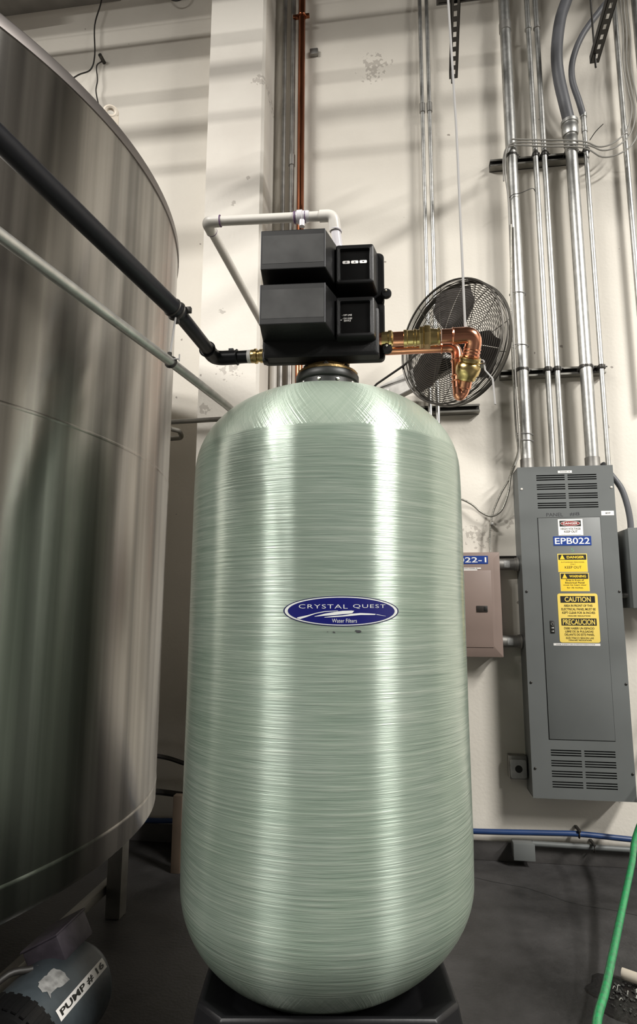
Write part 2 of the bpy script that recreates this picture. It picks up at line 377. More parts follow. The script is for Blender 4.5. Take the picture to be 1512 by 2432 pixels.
# white chipped paint patch at the curb
# overhead beams (top left)
o = tag(MB().box(-6, -1.75, 3.08, 3.25, 5.08, 5.2, .004).build('ceiling_beam', M['beam']), 'grey steel ledger beam along the wall at the top left corner', 'beam')
tag(MB().cyl((-6, 2.8, 4.93), (-2.2, 3.0, 5.02), .035).build('overhead_pipe', M['beam']), 'dark overhead pipe under the beam at the top left corner', 'pipe')

# ================================================================ stainless vessel at the left
SC = Vector((-2.071, 1.737, 0)); SR = 1.283
v = thing('steel_vessel', 'huge round brushed stainless steel vessel at the left, beside the green tank', 'tank', (SC.x, SC.y, 0))
b = MB(); b.lathe([(SR-.02, .50), (SR, .52), (SR, 1.4), (SR, 2.0), (SR, 2.566)], SC, 200, capends=False); b.build('shell', M['steel'], v, ang=60)
b = MB(); b.lathe([(0, 2.70), (SR*.6, 2.63), (SR-.03, 2.572), (SR+.001, 2.572), (SR+.004, 2.566), (SR+.004, 2.535), (SR-.01, 2.532)], SC, 200, capends=False); b.build('top_rim', M['steel_rim'], v, ang=60)
b = MB(); b.lathe([(0, .46), (SR*.7, .46), (SR-.02, .50)], SC, 120, capends=False); b.build('bottom_head', M['weld'], v, ang=60)
for z in (.585, 1.63):
    b = MB(); b.lathe([(SR-.001, z-.007), (SR+.0011, z-.003), (SR+.0011, z+.003), (SR-.001, z+.007)], SC, 200, capends=False); b.build('weld_seam', M['steel'], v, ang=60)
for an in (38, 128, 218, 308):
    p = SC+Vector((cos(radians(an))*1.2, sin(radians(an))*1.2, 0)); MB().box(p.x-.03, p.x+.03, p.y-.03, p.y+.03, 0, .49, .004).build('leg', M['strutg'], v)
# lifting lug: plate with an eye, on the rim
lp = Vector((-1.145, 2.62, 0))
b = MB(); poly = []
for k in range(13):
    a = pi*k/12; poly.append((.028*cos(a), .05+.028*sin(a)))
poly += [(-.028, -.06), (.028, -.06)]
inner = [(.011*cos(2*pi*k/16), .05+.011*sin(2*pi*k/16)) for k in range(16)]
bm = b.bm
lug = MB(); lug.torus((0, 0, .05), .0195, .0085, Matrix.Rotation(pi/2, 4, 'X'), 24, 8); lug.box(-.028, .028, -.007, .007, -.06, .036, .002)
lug.build('lifting_lug', M['cap'], v, xf=Matrix.Translation((-.838, 1.534, 2.588)) @ Matrix.Rotation(radians(24), 4, 'Z') @ Matrix.Scale(.85, 4))
b.bm.free()
tag(MB().box(-1.20, -1.165, .3, 2.62, .075, .11, .004).build('floor_rail', M['strutg']), 'straight grey metal rail low over the floor under the stainless vessel', 'rail')

# ================================================================ green filter tank
TC = Vector((-.216, 1.762, 0)); TR = .381
t = thing('filter_tank', 'tall pale green fiberglass filter tank with an oval blue emblem, standing in the centre', 'tank', (TC.x, TC.y, 0))
prof = [(0, .216)]
for k in range(1, 25):
    a = pi/2*k/24; prof.append((TR*sin(a), .492-.276*cos(a)))
prof += [(TR*1.004, .6), (TR, .9), (TR, 1.2), (TR*.998, 1.5)]
for k in range(0, 23):
    a = pi/2*k/24; prof.append((TR*.995*cos(a)**.94, 1.545+.264*sin(a)**.94))
prof += [(.075, 1.812), (0, 1.813)]
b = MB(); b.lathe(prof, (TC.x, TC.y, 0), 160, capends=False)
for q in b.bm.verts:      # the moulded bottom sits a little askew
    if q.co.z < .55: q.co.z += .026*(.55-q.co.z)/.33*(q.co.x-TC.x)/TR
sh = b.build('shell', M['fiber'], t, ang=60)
# base skirt: chamfered, tapered square
def skirt(h, ch, z, rot=radians(7.8)):
    out = []
    for sx, sy in ((1, 1), (-1, 1), (-1, -1), (1, -1)):
        q = [(sx*h, sy*(h-ch)), (sx*(h-ch), sy*h)]
        if sx*sy < 0: q.reverse()
        out += q
    r = []
    for x, y in out: r.append(Vector((TC.x+x*cos(rot)-y*sin(rot), TC.y+x*sin(rot)+y*cos(rot), z)))
    return r
b = MB(); b.quads([skirt(.352, .07, .0), skirt(.345, .07, .02), skirt(.293, .06, .298), skirt(.283, .056, .304), skirt(.22, .04, .262)]); b.build('base', M['base'], t, bevel=.006)
# emblem wrapped on the barrel
EM = 0.058
def wrap(off):
    def f(x, z):
        a = x/TR+EM/TR-radians(7.8)*0
        rr = TR+off
        return Vector((TC.x+rr*sin(a+.06), TC.y-rr*cos(a+.06), 1.168+z))
    return f
def ellipse(mb, cx, cz, rx, rz, fn, rings=7, n=72, r_in=0.):
    L = []
    for i in range(rings+1):
        k = r_in+(1-r_in)*i/rings
        if k < 1e-6: L.append([mb.bm.verts.new(fn(cx, cz))])
        else: L.append([mb.bm.verts.new(fn(cx+rx*k*cos(2*pi*j/n), cz+rz*k*sin(2*pi*j/n))) for j in range(n)])
    for a, c in zip(L, L[1:]):
        for j in range(n):
            if len(a) == 1: mb.bm.faces.new((a[0], c[j], c[(j+1) % n]))
            else: mb.bm.faces.new((a[j], c[j], c[(j+1) % n], a[(j+1) % n]))
RX, RZ = .1335, .0335
b = MB(); ellipse(b, 0, 0, RX, RZ, wrap(.0008)); em = b.build('emblem', M['navy'], t)
b = MB(); ellipse(b, 0, 0, RX*.975, RZ*.945, wrap(.0011)); b.build('border', M['silver'], em)
b = MB(); ellipse(b, 0, 0, RX*.92, RZ*.885, wrap(.0014)); b.build('field', M['cqblue'], em)
b = MB(); put_text(b, 'CRYSTAL', -.0975, .0115, .0055, .0145, wrap(.0018), -.008, 1.12); put_text(b, 'QUEST', .0235, .0995, .0055, .0150, wrap(.0018), -.008, 1.12)
b.build('lettering', M['silver'], em)
b = MB(); put_text(b, 'Water Filters', -.0235, .032, -.0255, -.0170, wrap(.0018), -.004); b.build('tagline', M['silver'], em)
b = MB()
W2 = wrap(.0018)
def strip(top, bot):
    n = len(top)
    a = [b.bm.verts.new(W2(x, z)) for x, z in top]; c = [b.bm.verts.new(W2(x, z)) for x, z in bot]
    for i in range(n-1): b.bm.faces.new((a[i], c[i], c[i+1], a[i+1]))
strip([(-.101, -.0145), (-.092, -.0125), (-.078, -.0095), (-.06, -.0045), (-.04, -.0005), (-.01, .001)], [(-.101, -.0165), (-.094, -.018), (-.080, -.0135), (-.06, -.0062), (-.04, -.0022), (-.01, 0)])
strip([(-.062, -.0118), (-.04, -.0060), (-.02, -.0025), (0, .0005), (.02, .0012), (.026, .0005)], [(-.062, -.0125), (-.04, -.0105), (-.02, -.0090), (0, -.0070), (.018, -.0052), (.022, -.0042)])
strip([(-.04, -.0135), (-.02, -.0110), (0, -.0095), (.02, -.0060), (.04, -.0042), (.06, -.0050), (.076, -.0062)], [(-.04, -.0145), (-.02, -.0135), (0, -.0122), (.02, -.0105), (.04, -.0085), (.06, -.0085), (.074, -.0082)])
strip([(.077, -.0068), (.100, -.0108)], [(.078, -.0082), (.100, -.0112)])
b.build('swoosh', M['silver'], em)
for (x, z, s) in ((.036, -.0445, .0055), (.031, -.043, .003), (-.020, -.0455, .0018), (-.033, -.0455, .0012), (-.0185, -.0468, .002)):
    b = MB(); vs = [b.bm.verts.new(wrap(.001)(x+s*cos(a)*(.8+.4*random.random())*1.2, z+s*.5*sin(a)*(.8+.4*random.random()))) for a in [2*pi*k/9 for k in range(9)]]; b.bm.faces.new(vs)
    b.build('dirt_spot', M['ink'], t)
# neck flange with bolts
b = MB(); b.lathe([(.06, 1.795), (.087, 1.797), (.087, 1.836), (.093, 1.838), (.0945, 1.842), (.0945, 1.856), (.092, 1.859), (.05, 1.859)], TC, 64)
fl = b.build('neck_flange', M['flange'], t)
for k in range(10):
    a = radians(-90-9+k*36); c = TC+Vector((.087*cos(a), .087*sin(a), 1.826)); b = MB(); b.axlathe([(0, -.002), (.0055, -.002), (.0055, .003), (.003, .005), (0, .005)], c, (cos(a), sin(a), 0), 8); b.build('bolt', M['bolt'], fl)
for k in range(8):
    a = radians(k*45+4); c = TC+Vector((.082*cos(a), .082*sin(a), 1.864)); b = MB(); b.axlathe([(0, 0), (.009, 0), (.009, .009), (.005, .010), (.005, .014), (0, .014)], c, (0, 0, 1), 6); b.build('bolt', M['strut'], fl)

# ================================================================ control valve head
RC = radians(3)
RM = Matrix.Translation(TC+Vector((.004, 0, 0))) @ Matrix.Rotation(RC, 4, 'Z')
h = thing('control_valve', 'black control valve head with two display windows, on top of the green tank', 'valve', (TC.x, TC.y, 1.86))
b = MB(); b.lathe([(.086, 1.8592), (.0905, 1.861), (.0905, 1.868), (.074, 1.870), (.066, 1.875), (.068, 1.93), (.06, 2.0), (.05, 2.15), (0, 2.15)], TC, 48); b.build('brass_body', M['brassd'], h)
def rr(x0, x1, z0, z1, y, r=.006, n=4):
    out = []
    for cx, cz, a0 in ((x1-r, z1-r, 0), (x0+r, z1-r, 90), (x0+r, z0+r, 180), (x1-r, z0+r, 270)):
        for k in range(n+1):
            a = radians(a0+90*k/n); out.append(Vector((cx+r*cos(a), y, cz+r*sin(a))))
    return out
def unit(dz, low):
    z0 = 1.939+dz; z1 = 2.0555+dz
    # deep motor cover on the left
    b = MB(); b.quads([rr(-.1760, .0045, z0, z1, -.2, .003), rr(-.1765, .005, z0-.0005, z1, -.197, .004), rr(-.184, .030, z0-.005, z1+.012, -.100, .006), rr(-.184, .032, z0-.005, z1+.012, -.06, .006)])
    cv = b.build('motor_cover', M['blackpl'], h, xf=RM, ang=30)
    b = MB(); b.quads([rr(-.1735, .0015, z0+.0015, z1-.002, -.2004, .002), rr(-.1735, .0015, z0+.0015, z1-.002, -.2008, .002)]); b.build('face_plate', M['blackface'], cv, xf=RM)
    b = MB(); b.quads([rr(-.172, .0005, z0+.0165, z1-.0155, -.2008, .002), rr(-.172, .0005, z0+.0165, z1-.0155, -.2013, .002)]); f = b.build('face_panel', M['greyface'], cv, xf=RM)
    b = MB()
    b.cyl((-.1755, -.2005, z0+.001), (-.1755, -.2005, z1-.001), .0009, 8); b.build('edge_trim', M['flex'], cv, xf=RM)
    MB().cyl((.0035, -.2005, z0+.001), (.0035, -.2005, z1-.001), .0009, 8).build('edge_trim', M['flex'], cv, xf=RM)
    # shallower display housing on the right: frame, recess, window
    dx0, dx1 = .030, .137; dz0 = z0-.008; dz1 = z1-.006
    F = lambda i, y, r=.006: rr(dx0+i, dx1-i, dz0+i, dz1-i, y, r)
    b = MB(); b.quads([rr(dx0-.004, dx1+.016, dz0-.012, dz1+.012, -.055, .01), rr(dx0-.004, dx1+.013, dz0-.010, dz1+.010, -.065, .01), F(-.001, -.120), F(0, -.124), F(.003, -.126), F(.0105, -.124, .005), F(.012, -.114, .004)], cap=True)
    dsp = b.build('display_housing', M['blackpl'], h, xf=RM, ang=30)
    b = MB(); b.quads([F(.012, -.1145, .004), F(.012, -.116, .004)]); wn = b.build('window', M['glassy'], dsp, xf=RM)
    px = lambda off: (lambda x, z: Vector((x, off, z)))
    if not low:
        for i in range(3):
            cx = dx0+.0285+i*.0245; cz = dz0+.0685
            b = MB(); b.quads([rr(cx-.0105, cx+.0105, cz-.0045, cz+.0045, -.1165, .003), rr(cx-.0105, cx+.0105, cz-.0045, cz+.0045, -.1185, .003)]); b.build('button', M['whites'], dsp, xf=RM)
            b = MB()
            if i == 0: ellipse(b, cx, cz, .003, .0028, px(-.1189), 1, 16, .55)
            else:
                s = 1 if i == 1 else -1; b.bm.faces.new([b.bm.verts.new((cx+a, -.1189, cz+s*c)) for a, c in ((-.0035, -.0018), (.0035, -.0018), (0, .0024))])
            b.build('button_mark', M['ink'], dsp, smooth=False, xf=RM)
    else:
        b = MB(); put_text(b, '- OFF LINE', dx0+.016, dx0+.044, dz0+.0665, dz0+.0715, px(-.1165)); put_text(b, '- ON LINE/', dx0+.016, dx0+.045, dz0+.0565, dz0+.0615, px(-.1165)); put_text(b, 'SERVICE', dx0+.021, dx0+.041, dz0+.0495, dz0+.0545, px(-.1165))
        b.bm.faces.new([b.bm.verts.new((dx0+a, -.1165, dz0+c)) for a, c in ((.013-.003, .0535), (.0155, .0535), (.0155, .0553), (.013-.003, .0553))]); b.build('lettering', M['whites'], dsp, smooth=False, xf=RM)
    # flat backplate with rounded corners and hook latch
    zb0, zb1 = z0-.052 if low else z0-.045, z1+.008 if low else z1+.0
    b = MB(); b.quads([rr(-.19, .1655, zb0, zb1, -.066, .014), rr(-.19, .1685, zb0-.002, zb1+.002, -.062, .015), rr(-.19, .1685, zb0-.002, zb1+.002, -.042, .015)]); b.build('backplate', M['blackpl'], h, xf=RM, ang=30)
    b = MB(); b.lathe([(0, -.0), (.012, 0), (.0155, .003), (.0155, .009), (.012, .013), (0, .014)], n=28, mtx=Matrix.Translation((.173, -.072, z0-.028+(.0 if low else .008))) @ Matrix.Rotation(pi/2, 4, 'X')); lt = b.build('latch', M['blackpl'], h, xf=RM)
    b = MB(); b.sphere((.172, -.0875, z0-.022+(.0 if low else .008)), .0038); b.build('latch_glint', M['bolt'], lt, xf=RM)  # bright ball standing in for the highlight on the black latch
unit(.162, False); unit(0, True)
# lower skirt of the bottom cover
b = MB(); b.quads([rr(-.181, .140, 1.895, 2.03, -.1005, .006), rr(-.181, .150, 1.887, 2.03, -.096, .006), rr(-.184, .155, 1.885, 2.03, -.05, .006)]); b.build('lower_housing', M['blackpl'], h, xf=RM, ang=30)
b = MB(); b.box(-.187, -.172, -.085, -.055, 1.882, 1.912, .002); b.build('hinge_clip', M['blackpl'], h, xf=RM)
MB().box(-.15, .13, -.045, .035, 1.93, 2.20, .01).build('gear_housing', M['blackpl'], h, xf=RM)

# ================================================================ copper and brass outlet loop
c = thing('outlet_piping', 'shiny copper and brass pipe loop with a lever valve, right of the black control valve', 'pipe', (.05, 1.7, 1.9))
zc = 1.943
MB().cyl((-.09, 1.70, zc), (.014, 1.70, zc), .0205).build('copper_pipe', M['copper'], c)
b = MB(); b.axlathe([(.018, 0), (.0225, 0), (.0225, .018), (.0255, .02), (.0255, .028), (.023, .03), (.0205, .033)], (-.050, 1.70, zc), (1, 0, 0)); b.build('brass_collar', M['brass'], c)
b = MB(); b.axlathe([(.0205, 0), (.0245, .001), (.0245, .01), (.0225, .012), (.0225, .028), (.025, .03), (.025, .036), (.023, .038), (.023, .05)], (.012, 1.70, zc), (1, 0, 0)); b.build('brass_collar', M['brass'], c)
b = MB(); b.axlathe([(.0, 0), (.029, 0), (.0305, .002), (.0305, .010), (.029, .012), (0, .012)], (.057, 1.70, zc), (1, 0, 0), 6); b.axlathe([(0, 0), (.030, 0), (.0335, .002), (.0335, .016), (.031, .019), (0, .019)], (.069, 1.70, zc), (1, 0, 0), 6); b.axlathe([(0, 0), (.025, 0), (.0235, .010), (.0225, .022), (.0245, .024), (.0245, .029), (.021, .031)], (.086, 1.70, zc), (1, 0, 0)); b.build('brass_union', M['brass'], c)
MB().cyl((.12, 1.70, zc), (.165, 1.70, zc), .0205).build('copper_pipe', M['copper'], c)
p1 = Vector((.214, 1.70, zc)); dv = (Vector((.186, 1.792, 1.812))-p1).normalized()
b = MB(); b.sweep(fillet([(.152, 1.70, zc), p1, p1+dv*.062], .036, 10), .0232, 24); b.torus((.152, 1.70, zc), .0222, .0028, Matrix.Rotation(pi/2, 4, 'Y')); b.build('copper_elbow', M['copper'], c)
b = MB(); q = dv.to_track_quat('Z', 'Y').to_matrix().to_4x4()
for k in range(3): b.torus(p1+dv*(.040+.009*k), .0225, .003, q, 32)
b.build('copper_sleeve', M['copper'], c)
b = MB(); b.axlathe([(.02, 0), (.029, .001), (.031, .006), (.031, .012), (.027, .016), (.0335, .022), (.036, .034), (.034, .05), (.028, .058), (.027, .066), (.024, .068), (.02, .07)], p1+dv*.062, dv, 24); vb = b.build('ball_valve', M['brass'], c)
vc = p1+dv*.095; side = Vector((1, -.1, .12)).normalized()
b = MB(); b.cyl(vc, vc+side*.046, .008, 12); b.axlathe([(0, 0), (.009, 0), (.009, .006), (0, .007)], vc+side*.042, side, 6); b.build('valve_stem', M['bolt'], vb)
a0 = vc+side*.040
lev = [a0+Vector((-.012, -.004, .014)), a0+Vector((.004, -.004, .014)), a0+Vector((.006, -.006, -.018)), a0+Vector((.026, -.008, -.045)), a0+Vector((.030, -.008, -.122))]
MB().sweep(fillet(lev, .008, 5), .0042, 10, ry=.0022).build('lever', M['rod'], vb)
e1 = p1+dv*.13; zb = 1.80
b = MB(); b.sweep(fillet([e1, p1+dv*.168, (.172, 1.792, zb-.006), (.170, 1.790, 1.84)], .02, 8), .0165, 20); b.build('copper_u_bend', M['copper'], c)
b = MB(); b.cyl(p1+dv*.128, p1+dv*.150, .0195); b.torus(p1+dv*.152, .018, .0025, q); b.build('copper_sleeve', M['copper'], c)
b = MB(); b.sweep(fillet([(-.36, 1.787, 1.951), (.170, 1.787, 1.949), (.170, 1.790, 1.82)], .03, 10), .0165, 20); b.torus((.125, 1.787, 1.949), .0172, .0026, Matrix.Rotation(pi/2, 4, 'Y')); b.torus((.170, 1.79, 1.905), .0172, .0026); b.torus((.170, 1.79, 1.84), .0172, .0026); b.torus((.170, 1.79, 1.856), .0172, .0026); b.build('copper_pipe', M['copper'], c)
tag(MB().sweep([(.187, 1.70, 1.955), (.182, 1.70, 2.6), (.155, 1.70, 3.7), (.13, 1.70, 6.8)], .0036, 8).build('hanger_rod', M['rod']), 'long thin bright hanging rod carrying the copper elbow in front of the fan', 'rod')

# ================================================================ black inlet pipe at left
k = thing('black_pipe', 'thick black plastic pipe running from the left edge to the control valve', 'pipe', (-.581, 1.487, 1.95))
A = Vector((-.581, 1.487, 1.951)); Bq = Vector((-.735, .95, 2.040)); E0 = Vector((-.575, 1.787, 1.951)); far = Bq+(Bq-A)*1.5
MB().cyl(far, A, .0235, 28).build('pipe_run', M['blackpipe'], k)
MB().sweep([A+(Bq-A).normalized()*.03, A, E0+Vector((0, -.03, 0))], .0195, 24).build('pipe_run', M['blackpipe'], k)
b = MB(); b.sweep(fillet([E0+Vector((-.002, -.075, 0)), E0, E0+Vector((.075, 0, 0))], .03, 8), .0225, 24)
b.torus(E0+Vector((-.002, -.072, 0)), .0228, .003, Matrix.Rotation(pi/2, 4, 'X')); b.torus(E0+Vector((.072, 0, 0)), .0225, .0028, Matrix.Rotation(pi/2, 4, 'Y'))
b.box(E0.x+.045, E0.x+.06, 1.78, 1.79, 1.97, 1.979); b.build('elbow', M['blackpipe'], k)
MB().cyl(E0+Vector((.06, 0, 0)), E0+Vector((.112, 0, 0)), .0198).build('pipe_stub', M['blackpipe'], k)
MB().cyl(E0+Vector((.106, 0, 0)), E0+Vector((.117, 0, 0)), .0205).build('white_thread', M['whites'], k)
b = MB(); b.axlathe([(0, 0), (.0195, 0), (.021, .003), (.021, .012), (.0235, .013), (.0235, .02), (.0185, .022), (.0185, .028), (.0215, .03), (.0215, .04), (.018, .042), (.018, .054), (0, .054)], E0+Vector((.116, 0, 0)), (1, 0, 0), 24); b.build('brass_fitting', M['brass'], k)
MB().cyl(E0+Vector((.165, 0, 0)), E0+Vector((.225, 0, 0)), .0168).build('copper_stub', M['copper'], k)
dA = (A-Bq).normalized(); qa = dA.to_track_quat('Z', 'Y').to_matrix().to_4x4()
b = MB(); b.torus(A-dA*.012, .0235, .0045, qa); b.torus(A-dA*.03, .0235, .003, qa); b.box(A.x+.018, A.x+.034, A.y-.008, A.y+.004, A.z+.0, A.z+.016, .002); b.box(A.x-.006, A.x+.006, A.y-.02, A.y-.008, A.z-.034, A.z-.018, .002); b.build('pipe_clamp', M['strut'], k)

# galvanized conduit below it
g = thing('galvanized_conduit', 'thin galvanized conduit below the black pipe, slanting down behind the green tank shoulder', 'conduit', (-.584, 1.45, 1.8))
G0 = Vector((-.70, .70, 1.80)); G1 = Vector((-.584, 1.45, 1.80)); G2 = Vector((-.40, 3.235, 1.80))
MB().sweep([G0+(G0-G1)*.7, G0, G1, Vector((-.538, 1.789, 1.80)), G2], .0122, 20).build('pipe_run', M['galv'], g)
b = MB(); b.torus(G1, .0135, .0035, Matrix.Rotation(pi/2-.05, 4, 'X')); b.cyl(G1+Vector((-.004, 0, .012)), G1+Vector((-.004, 0, .026)), .006, 8); b.build('pipe_clamp', M['strut'], g)
b = MB(); b.cyl(G1+Vector((-.004, 0, .012)), A+Vector((-.002, -.02, -.02)), .0028, 8); b.cyl(G1+Vector((.008, -.004, .006)), G1+Vector((.024, -.004, .006)), .002, 8); b.cyl(G1+Vector((.024, -.004, .0)), G1+Vector((.024, -.004, .018)), .002, 8); b.build('tie_rod', M['rod'], g)

# ================================================================ white PVC drain line
p = thing('drain_pipe', 'white plastic drain pipe elbowing over the top of the black control valve', 'pipe', (-.4, 1.752, 2.39))
Pa, Pb = Vector((-.606, 1.752, 2.400)), Vector((-.197, 1.752, 2.386))
MB().cyl(Pa+Vector((.02, 0, 0)), (-.31, 1.752, 2.390), .0152, 20).build('pipe_run', M['pvc'], p)
MB().cyl((-.29, 1.752, 2.389), Pb-Vector((.02, 0, 0)), .0152, 20).build('pipe_run', M['pvc'], p)
b = MB(); b.sweep(fillet([Pa+Vector((.045, 0, -.001)), Pa, Pa+Vector((.001, .05, 0))], .02, 8), .0185, 24); b.build('elbow', M['pvc'], p)
for c_, R_, r2, ax_ in ((Pa+Vector((.046, 0, -.001)), .0168, .0022, 'Y'), (Pa+Vector((.001, .052, 0)), .0168, .0022, 'X'), (Vector((-.285, 1.752, 2.389)), .017, .002, 'Y'), (Vector((-.318, 1.752, 2.389)), .017, .003, 'Y')):
    MB().torus(c_, R_, r2, Matrix.Rotation(pi/2, 4, ax_)).build('primer_ring', M['purple'], p)
b = MB(); b.sweep(fillet([Pb-Vector((.042, 0, -.001)), Pb, Pb+Vector((.006, .01, -.045))], .024, 8), .0185, 24); b.build('elbow', M['pvc'], p)
b = MB(); b.axlathe([(0, 0), (.0175, 0), (.0175, .01), (.0215, .012), (.0215, .028), (.0185, .03), (.0185, .045), (.0165, .05), (0, .05)], (-.322, 1.752, 2.390), (1, 0, 0), 12); b.build('union', M['pvcc'], p)
MB().cyl((-.294, 1.745, 2.372), (-.294, 1.745, 2.352), .009, 14).build('union_nipple', M['pvcc'], p)
b = MB(); b.cyl(Pb+Vector((.006, .01, -.04)), Pb+Vector((.018, .025, -.135)), .0152, 20); b.torus(Pb+Vector((.0065, .011, -.046)), .0175, .003, Matrix.Rotation(.15, 4, 'Y')); b.cyl(Pb+Vector((.014, .018, -.098)), Pb+Vector((.017, .022, -.122)), .018, 16); b.build('down_pipe', M['pvcc'], p)
MB().sweep(fillet([Pa+Vector((.001, .03, 0)), (-.589, 2.50, 2.40), (-.44, 2.50, 2.40), (-.44, 2.50, 2.47)], .03), .0152, 20).build('pipe_run', M['pvc'], p)

# ================================================================ wall conduits, copper riser
def vpipe(name, label, cat, x, y, r, z0, z1, m, coup=(), cr=1.3, cl=.07, m2=None, group=None):
    t_ = thing(name, label, cat, (x, y, z0), group)
    MB().cyl((x, y, z0), (x, y, z1), r, 20).build('pipe_run', m, t_)
    for z in coup:
        MB().axlathe([(r, 0), (r*cr, .002), (r*cr, cl-.002), (r, cl)], (x, y, z), (0, 0, 1), 20).build('coupling', m2 or m, t_)
    return t_
r_ = vpipe('copper_riser', 'tall reddish copper pipe rising up the wall behind the control valve', 'pipe', -.545, 3.17, .021, 1.2, 6.8, M['copperd'])
b = MB(); b.torus((-.545, 3.17, 4.70), .023, .005); b.box(-.60, -.568, 3.165, 3.185, 4.695, 4.715, .002); b.box(-.525, -.50, 3.165, 3.185, 4.695, 4.715, .002); b.build('pipe_clamp', M['copperd'], r_)
b = MB(); b.torus((-.545, 3.17, 2.31), .022, .004); b.build('pipe_clamp', M['copperd'], r_)
vpipe('wall_conduit', 'dark thin conduit beside the pilaster, left one of the two left of the copper riser', 'conduit', -.652, 3.19, .013, .6, 6.8, M['galvd'])
vpipe('wall_conduit', 'dark conduit touching the left side of the copper riser', 'conduit', -.600, 3.19, .015, .6, 6.8, M['galvd'], (3.72,))
vpipe('white_conduit', 'short white painted pipe low behind the tank neck, nearest the pilaster', 'pipe', -.690, 3.19, .020, .6, 2.62, M['condp'])
vpipe('wall_conduit', 'thin conduit passing behind the fan, left one of the pair', 'conduit', .155, 3.19, .0115, 1.0, 6.8, M['galv'], (3.98,), 1.4, .06, M['galvd'])
vpipe('wall_conduit', 'thin conduit passing behind the fan, right one of the pair', 'conduit', .195, 3.19, .0115, 1.0, 6.8, M['galv'], (3.98,), 1.4, .06, M['galvd'])
A_ = vpipe('wall_conduit', 'thick galvanized conduit entering the grey panel at its top left corner', 'conduit', .629, 3.165, .030, 1.871, 6.8, M['galv'], (1.872, 4.42), 1.12, .055, M['galvd'])
vpipe('wall_conduit', 'thin galvanized conduit entering the grey panel top, left one of the middle pair', 'conduit', .756, 3.17, .0145, 1.871, 6.8, M['galv'], (1.872, 4.42), 1.35, .012)
vpipe('wall_conduit', 'thin dull conduit entering the grey panel top, right one of the middle pair', 'conduit', .803, 3.17, .0145, 1.871, 6.8, M['galv'], (1.872, 4.42), 1.35, .012, M['galvd'])
D_ = vpipe('wall_conduit', 'thick bright conduit topped by a big grey flexible hose, right of the middle pair', 'conduit', .943, 3.165, .031, 1.871, 3.66, M['galv'], (1.872,), 1.15, .055, M['galvd'])
b = MB(); b.axlathe([(.031, 0), (.034, .003), (.034, .04), (.03, .043), (.037, .046), (.037, .085), (.033, .09), (.033, .10), (.040, .103), (.043, .115), (.043, .15), (.040, .155), (.040, .17), (.045, .172), (.045, .19), (.030, .2)], (.943, 3.165, 3.62), (0, 0, 1), 28); b.build('fitting', M['galv'], D_)
fx = smoothpts([(.943, 3.165, 3.80), (.918, 3.14, 3.90), (.890, 3.12, 4.05), (.882, 3.10, 4.19), (.910, 3.10, 4.383), (.952, 3.1, 4.512), (1.02, 3.08, 4.7), (1.1, 3.0, 5.1)])
MB().sweep(fx, .031, 20).build('flexible_hose', M['flex'], D_)
E_ = vpipe('wall_conduit', 'thin conduit at the right edge of the grey panel, topped by a thin flexible hose', 'conduit', 1.019, 3.17, .0125, 1.871, 3.76, M['galv'], (), 1.3)
b = MB(); b.axlathe([(.0125, 0), (.016, .002), (.016, .03), (.014, .032), (.014, .09), (.018, .092), (.018, .115), (.01, .12)], (1.019, 3.17, 3.74), (0, 0, 1), 20); b.build('fitting', M['galv'], E_)
fx = smoothpts([(1.019, 3.17, 3.84), (.995, 3.15, 3.92), (.962, 3.13, 4.037), (.970, 3.12, 4.153), (1.022, 3.10, 4.279), (1.118, 3.08, 4.402), (1.21, 3.05, 4.51), (1.35, 3.0, 4.8)])
MB().sweep(fx, .0165, 16).build('flexible_hose', M['flex'], E_)
vpipe('wall_conduit', 'thin conduit near the right edge behind the looping cables, left one', 'conduit', 1.235, 3.20, .014, 2.2, 6.8, M['galv'], (3.72,), 1.3, .05)
vpipe('wall_conduit', 'conduit at the upper right corner, right of the looping cables', 'conduit', 1.345, 3.20, .018, 2.2, 6.8, M['galv'])

def uni(name, label, x0, x1, y, z, group=None, clamps=(), h_=.041):
    """strut channel on the wall, open side out"""
    t_ = thing(name, label, 'strut', (x0, y, z), group)
    b = MB(); b.box(x0, x1, 3.245, 3.25, z-h_/2, z+h_/2); b.box(x0, x1, y, 3.25, z+h_/2-.0025, z+h_/2); b.box(x0, x1, y, 3.25, z-h_/2, z-h_/2+.0025)
    b.box(x0, x1, y, y+.002, z+h_/2-.010, z+h_/2); b.box(x0, x1, y, y+.002, z-h_/2, z-h_/2+.010); b.build('channel', M['strutg'], t_, smooth=False)
    MB().box(x0+.001, x1-.001, y+.018, y+.02, z-h_/2+.002, z+h_/2-.002).build('channel_back', M['strut'], t_, smooth=False)
    for (cx, r) in clamps:
        b = MB(); pts = [(cx-r-.012, y-.001, z)]
        pts = [Vector((cx+(r+.002)*cos(a), 3.168+(r+.002)*sin(a), z)) for a in [pi+ pi*k_/10 for k_ in range(11)]]
        pts = [Vector((cx-r-.002, y+.01, z))]+pts+[Vector((cx+r+.002, y+.01, z))]
        b.sweep(pts, .011, 6, ry=.0016, up=(0, 0, 1)); b.box(cx+r-.004, cx+r+.008, y-.034, y-.012, z-.009, z+.012, .001); b.cyl((cx+r-.012, y-.024, z+.003), (cx+r+.018, y-.024, z+.003), .003, 6)
        b.build('pipe_clamp', M['strut'], t_)
    return t_
CL = [(.629, .030), (.756, .0145), (.803, .0145), (.943, .031), (1.019, .0125)]
uni('wall_strut', 'upper strut channel on the wall clamping the five panel conduits', .520, 1.045, 3.20, 3.632, clamps=CL)
uni('wall_strut', 'lower strut channel on the wall clamping the five conduits just above the grey panel', .525, 1.050, 3.20, 2.400, clamps=CL)
uni('wall_strut', 'short dark strut channel on the wall under the fan', .105, .412, 3.20, 2.220)
